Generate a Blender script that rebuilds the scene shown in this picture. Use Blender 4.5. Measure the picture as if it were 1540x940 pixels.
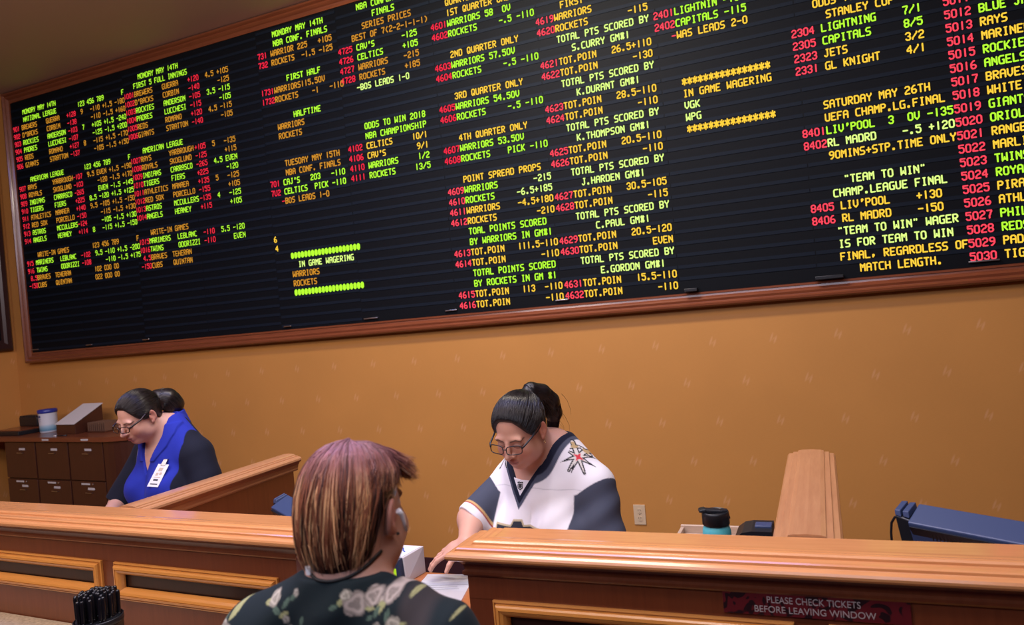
import bpy, bmesh, math, random
import numpy as np
from mathutils import Matrix, Vector
from math import sin, cos, pi, radians

for _o in list(bpy.data.objects):
    bpy.data.objects.remove(_o)
SC = bpy.context.scene
COL = SC.collection
PI = pi

# ------------------------------------------------------------------ camera
YAW, PITCH, ROLL = radians(22.8606), radians(-0.1301), radians(-5.1439)
FPX = 1100.84
CAMZ = 1.85
WALL = 4.6


def cam_axes():
    cy, sy = cos(YAW), sin(YAW)
    cp, sp = cos(PITCH), sin(PITCH)
    f = Vector((-sy * cp, cy * cp, sp))
    r0 = Vector((cy, sy, 0))
    u0 = r0.cross(f)
    r = r0 * cos(ROLL) + u0 * sin(ROLL)
    u = -r0 * sin(ROLL) + u0 * cos(ROLL)
    return r, u, f


_r, _u, _f = cam_axes()
cd = bpy.data.cameras.new('camera')
cam = bpy.data.objects.new('camera', cd)
COL.objects.link(cam)
M = Matrix((_r, _u, -_f)).transposed().to_4x4()
M.translation = Vector((0, 0, CAMZ))
cam.matrix_world = M
cd.sensor_width = 36.0
cd.lens = FPX / 1540 * 36.0
cd.clip_start = 0.05
cd.dof.use_dof = True
cd.dof.focus_distance = 2.85
cd.dof.aperture_fstop = 4.0
SC.camera = cam

# ------------------------------------------------------------------ world, lights, exposure
SC.view_settings.view_transform = 'Standard'
SC.view_settings.look = 'None'
SC.view_settings.gamma = 1
SC.view_settings.use_curve_mapping = False
SC.view_settings.exposure = -0.14
w = bpy.data.worlds.new('world')
SC.world = w
w.use_nodes = True
w.node_tree.nodes['Background'].inputs[0].default_value = (0.9, 0.75, 0.7, 1)
w.node_tree.nodes['Background'].inputs[1].default_value = 0.03


def area(name, loc, target, sx, sy, power, color):
    l = bpy.data.lights.new(name, 'AREA')
    l.shape = 'RECTANGLE'
    l.size, l.size_y = sx, sy
    l.energy = power
    l.color = color
    o = bpy.data.objects.new(name, l)
    COL.objects.link(o)
    o.location = loc
    o.rotation_euler = (Vector(target) - Vector(loc)).to_track_quat('-Z', 'Y').to_euler()
    return o


def spot(name, loc, target, power, color, angle, blend=0.6, size=0.08):
    l = bpy.data.lights.new(name, 'SPOT')
    l.energy = power
    l.color = color
    l.spot_size = radians(angle)
    l.spot_blend = blend
    l.shadow_soft_size = size
    o = bpy.data.objects.new(name, l)
    COL.objects.link(o)
    o.location = loc
    o.rotation_euler = (Vector(target) - Vector(loc)).to_track_quat('-Z', 'Y').to_euler()
    return o


# row of ceiling fixtures over the customers' side, the tellers' wash and the cool glow of the video wall opposite
area('ceiling_strip_light', (-2.0, 0.9, 4.25), (-2.1, 1.5, 0), 6.5, 0.22, 95, (1.0, 0.86, 0.82))
area('ceiling_strip_light', (-2.0, 0.1, 4.25), (-2.1, 1.2, 0), 6.5, 0.18, 62, (1.0, 0.86, 0.84))
area('wall_wash_light', (-1.6, 2.9, 4.25), (-1.6, 4.6, 1.6), 1.4, 0.25, 95, (1.0, 0.90, 0.74))
area('blue_cove_light', (-2.4, 2.1, 4.28), (-2.4, 2.1, 0), 4.5, 0.5, 75, (0.16, 0.26, 1.0))
area('video_wall_light', (-1.8, -1.6, 3.9), (-1.8, 3.0, 1.4), 5.5, 0.8, 95, (0.72, 0.78, 1.0))
area('added_ceiling_fill', (-3.4, -0.6, 3.5), (-4.4, 2.0, 4.4), 1.6, 0.6, 42, (1.0, 0.72, 0.58))  # unseen fill light, added to brighten the ceiling
spot('ceiling_downlight', (-1.0, 1.7, 4.25), (-1.1, 2.5, 1.2), 110, (1.0, 0.90, 0.88), 60)
spot('ceiling_downlight', (-2.9, 1.7, 4.25), (-3.1, 2.7, 1.2), 65, (1.0, 0.90, 0.88), 60)

# ------------------------------------------------------------------ materials
MATS = {}


def newmat(name):
    m = bpy.data.materials.new(name)
    m.use_nodes = True
    nt = m.node_tree
    b = nt.nodes['Principled BSDF']
    return m, nt, b


def plain(name, col, rough=0.5, metal=0.0, spec=0.5, coat=0.0, bump=0.0, bscale=200.0, sheen=0.0, var=0.0):
    if name in MATS:
        return MATS[name]
    m, nt, b = newmat(name)
    b.inputs['Base Color'].default_value = (*col, 1)
    b.inputs['Roughness'].default_value = rough
    b.inputs['Metallic'].default_value = metal
    b.inputs['Specular IOR Level'].default_value = spec
    b.inputs['Coat Weight'].default_value = coat
    b.inputs['Sheen Weight'].default_value = sheen
    if bump or var:
        tc = nt.nodes.new('ShaderNodeTexCoord')
        n = nt.nodes.new('ShaderNodeTexNoise')
        n.inputs['Scale'].default_value = bscale
        n.inputs['Detail'].default_value = 3
        nt.links.new(tc.outputs['Object'], n.inputs['Vector'])
        if bump:
            bp = nt.nodes.new('ShaderNodeBump')
            bp.inputs['Strength'].default_value = bump
            bp.inputs['Distance'].default_value = 0.002
            nt.links.new(n.outputs['Fac'], bp.inputs['Height'])
            nt.links.new(bp.outputs['Normal'], b.inputs['Normal'])
        if var:
            mx = nt.nodes.new('ShaderNodeMix')
            mx.data_type = 'RGBA'
            mx.inputs['A'].default_value = (*[c * (1 - var) for c in col], 1)
            mx.inputs['B'].default_value = (*[min(1, c * (1 + var)) for c in col], 1)
            nt.links.new(n.outputs['Fac'], mx.inputs['Factor'])
            nt.links.new(mx.outputs['Result'], b.inputs['Base Color'])
    MATS[name] = m
    return m


def wood(name, c1, c2, scale=(1, 14, 14), rough=0.25, coat=0.5, spec=0.5):
    if name in MATS:
        return MATS[name]
    m, nt, b = newmat(name)
    tc = nt.nodes.new('ShaderNodeTexCoord')
    mp = nt.nodes.new('ShaderNodeMapping')
    mp.inputs['Scale'].default_value = scale
    n = nt.nodes.new('ShaderNodeTexNoise')
    n.inputs['Scale'].default_value = 5.0
    n.inputs['Detail'].default_value = 6
    n.inputs['Roughness'].default_value = 0.65
    n.inputs['Distortion'].default_value = 0.4
    cr = nt.nodes.new('ShaderNodeValToRGB')
    cr.color_ramp.elements[0].position = 0.3
    cr.color_ramp.elements[0].color = (*c1, 1)
    cr.color_ramp.elements[1].position = 0.72
    cr.color_ramp.elements[1].color = (*c2, 1)
    nt.links.new(tc.outputs['Object'], mp.inputs['Vector'])
    nt.links.new(mp.outputs['Vector'], n.inputs['Vector'])
    nt.links.new(n.outputs['Fac'], cr.inputs['Fac'])
    nt.links.new(cr.outputs['Color'], b.inputs['Base Color'])
    b.inputs['Roughness'].default_value = rough
    b.inputs['Coat Weight'].default_value = coat
    b.inputs['Coat Roughness'].default_value = 0.12
    b.inputs['Specular IOR Level'].default_value = spec
    MATS[name] = m
    return m


def attr_mat(name, rough=0.6, spec=0.3, sheen=0.0, sss=0.0, bump=0.0, bscale=300.0, coat=0.0):
    if name in MATS:
        return MATS[name]
    m, nt, b = newmat(name)
    a = nt.nodes.new('ShaderNodeAttribute')
    a.attribute_name = 'pattern'
    nt.links.new(a.outputs['Color'], b.inputs['Base Color'])
    b.inputs['Roughness'].default_value = rough
    b.inputs['Specular IOR Level'].default_value = spec
    b.inputs['Sheen Weight'].default_value = sheen
    b.inputs['Coat Weight'].default_value = coat
    if sss:
        b.inputs['Subsurface Weight'].default_value = sss
        b.inputs['Subsurface Radius'].default_value = (1, 0.35, 0.2)
        b.inputs['Subsurface Scale'].default_value = 0.006
    if bump:
        tc = nt.nodes.new('ShaderNodeTexCoord')
        n = nt.nodes.new('ShaderNodeTexNoise')
        n.inputs['Scale'].default_value = bscale
        nt.links.new(tc.outputs['Object'], n.inputs['Vector'])
        bp = nt.nodes.new('ShaderNodeBump')
        bp.inputs['Strength'].default_value = bump
        bp.inputs['Distance'].default_value = 0.001
        nt.links.new(n.outputs['Fac'], bp.inputs['Height'])
        nt.links.new(bp.outputs['Normal'], b.inputs['Normal'])
    MATS[name] = m
    return m


def hair_mat(name, rough=0.32, spec=0.5):
    """base colour from the 'pattern' attribute, fine strand bump from the 'strand' attribute"""
    if name in MATS:
        return MATS[name]
    m, nt, b = newmat(name)
    a = nt.nodes.new('ShaderNodeAttribute')
    a.attribute_name = 'pattern'
    s = nt.nodes.new('ShaderNodeAttribute')
    s.attribute_name = 'strand'
    n = nt.nodes.new('ShaderNodeTexNoise')
    n.inputs['Scale'].default_value = 1.0
    n.inputs['Detail'].default_value = 4
    n.inputs['Roughness'].default_value = 0.7
    nt.links.new(s.outputs['Vector'], n.inputs['Vector'])
    mx = nt.nodes.new('ShaderNodeMix')
    mx.data_type = 'RGBA'
    mx.blend_type = 'MULTIPLY'
    mx.inputs['Factor'].default_value = 0.8
    cr = nt.nodes.new('ShaderNodeValToRGB')
    cr.color_ramp.elements[0].position = 0.3
    cr.color_ramp.elements[0].color = (0.35, 0.35, 0.35, 1)
    cr.color_ramp.elements[1].position = 0.7
    cr.color_ramp.elements[1].color = (1.6, 1.5, 1.4, 1)
    nt.links.new(n.outputs['Fac'], cr.inputs['Fac'])
    nt.links.new(a.outputs['Color'], mx.inputs['A'])
    nt.links.new(cr.outputs['Color'], mx.inputs['B'])
    nt.links.new(mx.outputs['Result'], b.inputs['Base Color'])
    bp = nt.nodes.new('ShaderNodeBump')
    bp.inputs['Strength'].default_value = 0.6
    bp.inputs['Distance'].default_value = 0.002
    nt.links.new(n.outputs['Fac'], bp.inputs['Height'])
    nt.links.new(bp.outputs['Normal'], b.inputs['Normal'])
    b.inputs['Roughness'].default_value = rough
    b.inputs['Specular IOR Level'].default_value = spec
    MATS[name] = m
    return m


def emit(name, col, strength=1.0):
    if name in MATS:
        return MATS[name]
    m, nt, b = newmat(name)
    b.inputs['Base Color'].default_value = (0.01, 0.01, 0.01, 1)
    b.inputs['Emission Color'].default_value = (*col, 1)
    b.inputs['Emission Strength'].default_value = strength
    b.inputs['Specular IOR Level'].default_value = 0
    MATS[name] = m
    return m


# ------------------------------------------------------------------ object helpers
def thing(name, label, cat, loc=(0, 0, 0), rotz=0.0, group=None):
    o = bpy.data.objects.new(name, None)
    COL.objects.link(o)
    o.empty_display_size = 0.05
    o.location = loc
    o.rotation_euler = (0, 0, rotz)
    o['label'] = label
    o['category'] = cat
    if group:
        o['group'] = group
    return o


def tag(o, label, cat, group=None):
    o['label'] = label
    o['category'] = cat
    if group:
        o['group'] = group
    return o


def obj(name, me, mats, parent=None, label=None, loc=None):
    """link a mesh or bmesh as one object"""
    if isinstance(me, bmesh.types.BMesh):
        bm = me
        me = bpy.data.meshes.new(name)
        bm.to_mesh(me)
        bm.free()
    me.name = name
    if not isinstance(mats, (list, tuple)):
        mats = [mats]
    if len(me.materials) == 0:
        for m in mats:
            me.materials.append(m)
    o = bpy.data.objects.new(name, me)
    COL.objects.link(o)
    if parent is not None:
        o.parent = parent
    if loc is not None:
        o.location = loc
    if label:
        o['label'] = label
    return o


def struct(name, me, mats):
    o = obj(name, me, mats)
    o['kind'] = 'structure'
    return o


def box(bm, x0, x1, y0, y1, z0, z1, mi=0, bevel=0.0, seg=2):
    vs = [bm.verts.new((x, y, z)) for x in (x0, x1) for y in (y0, y1) for z in (z0, z1)]
    idx = [(0, 1, 3, 2), (4, 6, 7, 5), (0, 4, 5, 1), (2, 3, 7, 6), (0, 2, 6, 4), (1, 5, 7, 3)]
    fs = [bm.faces.new([vs[i] for i in f]) for f in idx]
    for f in fs:
        f.material_index = mi
    if bevel > 0:
        es = list({e for f in fs for e in f.edges})
        r = bmesh.ops.bevel(bm, geom=es, offset=bevel, segments=seg, profile=0.5, affect='EDGES')
        for f in r['faces']:
            f.material_index = mi
            f.smooth = True
    return vs


def boxm(*a, **k):
    bm = bmesh.new()
    box(bm, *a, **k)
    return bm


def hexa(bm, pts, mi=0, bevel=0.0):
    """eight corners, bottom four then top four, same winding"""
    vs = [bm.verts.new(p) for p in pts]
    fs = [bm.faces.new([vs[i] for i in f]) for f in
          ((3, 2, 1, 0), (4, 5, 6, 7), (0, 1, 5, 4), (1, 2, 6, 5), (2, 3, 7, 6), (3, 0, 4, 7))]
    for f in fs:
        f.material_index = mi
    if bevel:
        es = list({e for f in fs for e in f.edges})
        r = bmesh.ops.bevel(bm, geom=es, offset=bevel, segments=2, profile=0.5, affect='EDGES')
        for f in r['faces']:
            f.material_index = mi
    bmesh.ops.recalc_face_normals(bm, faces=bm.faces[:])
    return bm


def tube(bm, pts, r, n=8, mi=0, cap=True, smooth=True):
    """round tube along points; r a number or a list"""
    pts = [Vector(p) for p in pts]
    rs = r if isinstance(r, (list, tuple)) else [r] * len(pts)
    rings = []
    t0 = (pts[1] - pts[0]).normalized()
    ref = Vector((0, 0, 1)) if abs(t0.z) < 0.9 else Vector((1, 0, 0))
    u = t0.cross(ref).normalized()
    for i, p in enumerate(pts):
        t = (pts[min(i + 1, len(pts) - 1)] - pts[max(i - 1, 0)]).normalized()
        u = (u - t * u.dot(t)).normalized()
        v = t.cross(u)
        rings.append([bm.verts.new(p + (u * cos(2 * PI * k / n) + v * sin(2 * PI * k / n)) * rs[i]) for k in range(n)])
    for a, b in zip(rings[:-1], rings[1:]):
        for k in range(n):
            f = bm.faces.new((a[k], a[(k + 1) % n], b[(k + 1) % n], b[k]))
            f.smooth = smooth
            f.material_index = mi
    if cap:
        for rg in (rings[0][::-1], rings[-1]):
            f = bm.faces.new(rg)
            f.material_index = mi
    return bm


def lathe(bm, prof, n=32, c=(0, 0, 0), mi=0, sx=1.0, sy=1.0, mis=None):
    """profile of (r, z) turned round z"""
    rings = []
    for r, z in prof:
        rings.append([bm.verts.new((c[0] + r * sx * cos(2 * PI * k / n), c[1] + r * sy * sin(2 * PI * k / n), c[2] + z)) for k in range(n)])
    for i, (a, b) in enumerate(zip(rings[:-1], rings[1:])):
        for k in range(n):
            f = bm.faces.new((a[k], a[(k + 1) % n], b[(k + 1) % n], b[k]))
            f.smooth = True
            f.material_index = mis[i] if mis else mi
    f = bm.faces.new(rings[0][::-1])
    f.material_index = mis[0] if mis else mi
    f = bm.faces.new(rings[-1])
    f.material_index = mis[-1] if mis else mi
    return bm


def sweep2d(bm, path, prof, closed=False, mi=0, smooth=False, caps=True):
    """profile (outward offset, z) swept along an xy path with mitred corners; outward = right of travel"""
    P = [Vector((p[0], p[1])) for p in path]
    n = len(P)
    rings = []
    for i in range(n):
        if closed:
            a, b, c = P[i - 1], P[i], P[(i + 1) % n]
        else:
            a, b, c = P[max(i - 1, 0)], P[i], P[min(i + 1, n - 1)]
        d1 = (b - a).normalized() if (b - a).length > 1e-9 else (c - b).normalized()
        d2 = (c - b).normalized() if (c - b).length > 1e-9 else d1
        n1, n2 = Vector((d1.y, -d1.x)), Vector((d2.y, -d2.x))
        m = (n1 + n2).normalized()
        k = 1.0 / max(0.2, m.dot(n1))
        rings.append([bm.verts.new((b.x + m.x * k * o, b.y + m.y * k * o, z)) for o, z in prof])
    pairs = list(zip(rings[:-1], rings[1:])) + ([(rings[-1], rings[0])] if closed else [])
    for a, b in pairs:
        for j in range(len(prof) - 1):
            f = bm.faces.new((a[j], b[j], b[j + 1], a[j + 1]))
            f.material_index = mi
            f.smooth = smooth
    if caps and not closed:
        bm.faces.new(rings[0])
        bm.faces.new(rings[-1][::-1])
    bmesh.ops.recalc_face_normals(bm, faces=bm.faces[:])
    return bm


def picture_frame(bm, u0, u1, v0, v1, prof, pos):
    """mitred rectangular moulding: prof of (inset, protrusion); pos(u, v, d) gives the point"""
    rings = []
    for ins, d in prof:
        rings.append([bm.verts.new(pos(u, v, d)) for u, v in
                      ((u0 + ins, v0 + ins), (u1 - ins, v0 + ins), (u1 - ins, v1 - ins), (u0 + ins, v1 - ins))])
    for a, b in zip(rings[:-1], rings[1:]):
        for k in range(4):
            bm.faces.new((a[k], a[(k + 1) % 4], b[(k + 1) % 4], b[k]))
    bmesh.ops.recalc_face_normals(bm, faces=bm.faces[:])
    return bm


def npmesh(name, V, F, cols=None, strand=None, smooth=True):
    """numpy verts (n,3) and quads or tris (m,k) to a mesh"""
    me = bpy.data.meshes.new(name)
    V = np.ascontiguousarray(V, dtype=np.float32)
    F = np.ascontiguousarray(F, dtype=np.int32)
    k = F.shape[1]
    me.vertices.add(len(V))
    me.vertices.foreach_set('co', V.ravel())
    me.loops.add(F.size)
    me.loops.foreach_set('vertex_index', F.ravel())
    me.polygons.add(len(F))
    me.polygons.foreach_set('loop_start', np.arange(0, F.size, k, dtype=np.int32))
    me.update(calc_edges=True)
    if smooth:
        me.polygons.foreach_set('use_smooth', np.ones(len(F), dtype=bool))
    if cols is not None:
        a = me.attributes.new('pattern', 'FLOAT_COLOR', 'POINT')
        c = np.ones((len(V), 4), np.float32)
        c[:, :3] = cols
        a.data.foreach_set('color', c.ravel())
    if strand is not None:
        a = me.attributes.new('strand', 'FLOAT_VECTOR', 'POINT')
        a.data.foreach_set('vector', np.ascontiguousarray(strand, dtype=np.float32).ravel())
    me.validate()
    return me
# ------------------------------------------------------------------ the room
CEIL = 4.31
M_carpet = plain('red_carpet', (0.035, 0.004, 0.008), 0.95, bump=0.6, bscale=350, var=0.6)
M_ceiling = plain('ceiling_plaster', (0.75, 0.52, 0.42), 0.55, bump=0.15, bscale=60)


def wallpaper(name, col, motif_gain=0.6):
    m, nt, b = newmat(name)
    L = nt.links

    def math_(op, a, b_=None, c=None):
        n = nt.nodes.new('ShaderNodeMath')
        n.operation = op
        for i, v in enumerate((a, b_, c)):
            if v is None:
                continue
            if isinstance(v, (int, float)):
                n.inputs[i].default_value = v
            else:
                L.new(v, n.inputs[i])
        return n.outputs[0]
    tc = nt.nodes.new('ShaderNodeTexCoord')
    sp = nt.nodes.new('ShaderNodeSeparateXYZ')
    L.new(tc.outputs['Object'], sp.inputs[0])
    X, Y, Z = sp.outputs
    XX = math_('ADD', X, Y)
    row = math_('DIVIDE', math_('ADD', Z, -1.547 + 0.2445 / 2 + 24.45), 0.2445)
    ri = math_('FLOOR', row)
    rf = math_('SUBTRACT', math_('SUBTRACT', row, ri), 0.5)
    par = math_('MODULO', ri, 2.0)
    col_ = math_('DIVIDE', math_('ADD', math_('ADD', XX, 1.333 - 4.6 + 0.176 + 35.2), math_('MULTIPLY', par, 0.176)), 0.352)
    cf = math_('SUBTRACT', math_('SUBTRACT', col_, math_('FLOOR', col_)), 0.5)
    u = math_('MULTIPLY', cf, 0.352)
    v = math_('MULTIPLY', rf, 0.2445)
    blobs = []
    for (cx, cz, ang, a, c) in ((-0.010, 0.009, 0.38, 0.0075, 0.036), (0.011, -0.005, 0.38, 0.0075, 0.032),
                                (0.001, 0.0, 0.75, 0.005, 0.020)):
        du = math_('SUBTRACT', u, cx)
        dv = math_('SUBTRACT', v, cz)
        p = math_('SUBTRACT', math_('MULTIPLY', du, cos(ang)), math_('MULTIPLY', dv, sin(ang)))
        q = math_('ADD', math_('MULTIPLY', du, sin(ang)), math_('MULTIPLY', dv, cos(ang)))
        d = math_('ADD', math_('POWER', math_('DIVIDE', p, a), 2.0), math_('POWER', math_('DIVIDE', q, c), 2.0))
        blobs.append(math_('SMOOTH_MIN', math_('MAXIMUM', math_('SUBTRACT', 1.0, d), 0.0), 1.0, 0.3))
    mot = math_('MAXIMUM', math_('MAXIMUM', blobs[0], blobs[1]), math_('MULTIPLY', blobs[2], 0.6))
    n = nt.nodes.new('ShaderNodeTexNoise')
    n.inputs['Scale'].default_value = 2.0
    n.inputs['Detail'].default_value = 3
    L.new(tc.outputs['Object'], n.inputs['Vector'])
    wv = nt.nodes.new('ShaderNodeTexNoise')
    wv.inputs['Scale'].default_value = 1.0
    mp = nt.nodes.new('ShaderNodeMapping')
    mp.inputs['Scale'].default_value = (40, 40, 600)
    L.new(tc.outputs['Object'], mp.inputs['Vector'])
    L.new(mp.outputs['Vector'], wv.inputs['Vector'])
    gain = math_('ADD', math_('MULTIPLY', n.outputs['Fac'], 0.16), math_('ADD', math_('MULTIPLY', wv.outputs['Fac'], 0.12), 0.86))
    mx = nt.nodes.new('ShaderNodeMix')
    mx.data_type = 'RGBA'
    mx.inputs['A'].default_value = (*col, 1)
    mx.inputs['B'].default_value = (min(1, col[0] * 1.25), min(1, col[1] * 1.45), min(1, col[2] * 2.2 + 0.03), 1)
    L.new(math_('MULTIPLY', mot, motif_gain), mx.inputs['Factor'])
    vm = nt.nodes.new('ShaderNodeVectorMath')
    vm.operation = 'SCALE'
    L.new(mx.outputs['Result'], vm.inputs[0])
    L.new(gain, vm.inputs['Scale'])
    L.new(vm.outputs[0], b.inputs['Base Color'])
    b.inputs['Roughness'].default_value = 0.5
    b.inputs['Specular IOR Level'].default_value = 0.35
    return m


M_wall = wallpaper('amber_wallpaper', (0.52, 0.235, 0.058))
struct('floor', boxm(-7.3, 5.2, -6.2, 4.8, -0.1, 0.0), M_carpet)
struct('ceiling', boxm(-7.3, 5.2, -6.2, 4.8, CEIL, CEIL + 0.1), M_ceiling)
struct('wall_back', boxm(-7.3, 5.2, WALL, WALL + 0.15, 0, CEIL), M_wall)
struct('wall_left', boxm(-7.25, -7.1, -6.2, WALL, 0, CEIL), M_wall)
struct('wall_right', boxm(5.0, 5.15, -6.2, WALL, 0, CEIL), M_wall)
struct('wall_front', boxm(-7.3, 5.2, -6.2, -6.05, 0, CEIL), M_wall)
struct('baseboard_back', boxm(-7.1, 5.0, WALL - 0.012, WALL, 0, 0.122, bevel=0.003), M_carpet)

# ------------------------------------------------------------------ woods
M_cap = wood('cap_wood', (0.60, 0.255, 0.095), (0.68, 0.31, 0.12), (1.2, 16, 16), 0.22, 0.6)
M_capy = wood('cap_wood_lengthwise', (0.44, 0.20, 0.095), (0.54, 0.27, 0.13), (16, 1.2, 16), 0.3, 0.4)
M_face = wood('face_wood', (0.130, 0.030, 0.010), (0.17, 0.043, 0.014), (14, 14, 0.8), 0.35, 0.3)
M_mould = wood('moulding_wood', (0.58, 0.23, 0.048), (0.66, 0.275, 0.060), (1.2, 16, 16), 0.28, 0.5)
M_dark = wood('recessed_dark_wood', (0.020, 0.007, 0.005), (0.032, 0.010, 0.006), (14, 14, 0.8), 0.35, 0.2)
M_board_frame = wood('mahogany', (0.16, 0.042, 0.018), (0.23, 0.065, 0.026), (1.0, 16, 16), 0.28, 0.4)
M_board_frame_v = wood('mahogany_upright', (0.16, 0.042, 0.018), (0.23, 0.065, 0.026), (16, 16, 1.0), 0.28, 0.4)
M_desk = wood('desk_wood', (0.38, 0.12, 0.035), (0.46, 0.16, 0.05), (1.2, 12, 12), 0.3, 0.4)
M_cab = wood('cabinet_wood', (0.048, 0.014, 0.008), (0.064, 0.019, 0.010), (14, 14, 0.8), 0.35, 0.25)
M_cabtop = wood('cabinet_top_wood', (0.16, 0.042, 0.018), (0.20, 0.055, 0.022), (1.2, 14, 14), 0.3, 0.3)
M_black = plain('black_plastic', (0.008, 0.009, 0.012), 0.4)
M_blackgloss = plain('black_gloss_plastic', (0.006, 0.007, 0.012), 0.45)
M_terminal = plain('navy_terminal_plastic', (0.035, 0.055, 0.13), 0.42, bump=0.1, bscale=600)
M_white = plain('white_paper', (0.82, 0.82, 0.84), 0.7)
M_greyprint = plain('grey_print', (0.42, 0.43, 0.45), 0.7)
M_ink = plain('dark_ink', (0.05, 0.05, 0.07), 0.7)
M_grey = plain('light_grey_plastic', (0.52, 0.50, 0.52), 0.45)
M_steel = plain('brushed_steel', (0.55, 0.55, 0.57), 0.3, metal=1.0)
M_label = plain('white_label', (0.6, 0.58, 0.56), 0.6)

# ------------------------------------------------------------------ odds board
BY = 4.555                       # plane of the lit characters
RP, ZR0 = 0.0158319, 0.4578647   # row pitch and row 0 height, per metre of distance
board = thing('odds_board', 'huge black electronic odds board with lit red, green and amber lettering on the amber wall', 'scoreboard', (-3.0, WALL, 3.0))
BO = Vector((-3.0, WALL, 3.0))
BX0, BX1, BZ0, BZ1 = -6.78, 3.2, 1.872, 4.185


def bpart(name, bm, mats, label=None):
    bmesh.ops.translate(bm, verts=bm.verts[:], vec=-BO)
    return obj(name, bm, mats, board, label)


M_led = plain('led_window_black', (0.004, 0.005, 0.007), 0.6, spec=0.1)
M_slat = plain('louvre_black', (0.007, 0.011, 0.019), 0.6, spec=0.1)
bpart('led_panel', boxm(BX0 - 0.02, BX1 + 0.02, BY + 0.003, WALL - 0.001, BZ0 - 0.01, BZ1 + 0.01), M_led)
bm = bmesh.new()
seams = [-6.80, -6.08, -5.335, -4.62, -3.87, -3.12, -2.335, -1.56, -0.79, -0.005, 0.765, 1.54, 2.31, 3.2]
# row mapping of each stretch of modules: (right edge, rows scale, rows offset)
ROWMAP = [(-5.33, 0.968, -0.12), (-3.87, 0.964, -0.42), (-3.12, 0.987, 0.24), (9.0, 1.0, 0.0)]
for a, b in zip(seams[:-1], seams[1:]):
    ra, rb = next((m[1], m[2]) for m in ROWMAP if b <= m[0] + 1e-6)
    for r in range(-5, 32):
        zc = CAMZ + BY * (ZR0 - ((r + 0.5) * ra + rb) * RP)
        if zc + 0.012 < BZ1 and zc - 0.012 > BZ0:
            box(bm, a + 0.003, b - 0.003, BY - 0.0002, BY + 0.004, zc - 0.0105, zc + 0.0105)
bpart('louvre', bm, M_slat)
fp = [(0.0, 0.0), (0.0, 0.035), (0.006, 0.045), (0.018, 0.05), (0.028, 0.046), (0.033, 0.036), (0.036, 0.044),
      (0.05, 0.05), (0.066, 0.046), (0.072, 0.032), (0.078, 0.030), (0.082, 0.06)]
bmf = bmesh.new()
profF = [(0, 0.002), (0, 0.055), (0.010, 0.066), (0.022, 0.068), (0.03, 0.058), (0.034, 0.05), (0.048, 0.054), (0.058, 0.046),
         (0.066, 0.036), (0.078, 0.034), (0.08, 0.040), (0.1, 0.040), (0.1, 0.002)]
picture_frame(bmf, -6.895, 3.3, 1.768, 4.30, profF, lambda u, v, d: (u, WALL - d, v))
bpart('frame', bmf, M_board_frame)
for k, (x0, x1, z0, t) in enumerate(((-6.06, -5.98, 1.882, 0), (-5.36, -5.28, 1.882, 0), (-3.84, -3.77, 1.882, 0), (-3.10, -2.98, 1.884, 0),
                                     (-6.79, -6.70, 1.884, 0), (-2.42, -2.33, 1.887, 0), (-1.60, -1.51, 1.887, 0), (-0.76, -0.68, 1.868, 1), (-0.02, 0.13, 1.868, 1), (0.74, 0.88, 1.885, 0))):
    if t == 0:
        bpart('latch', boxm(x0, x1, BY - 0.014, BY - 0.002, z0, z0 + 0.009, bevel=0.002), M_steel)
    else:
        bpart('latch', boxm(x0, x1, BY - 0.04, BY - 0.002, z0, z0 + 0.022, bevel=0.004), M_black, 'black box latch')

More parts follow.
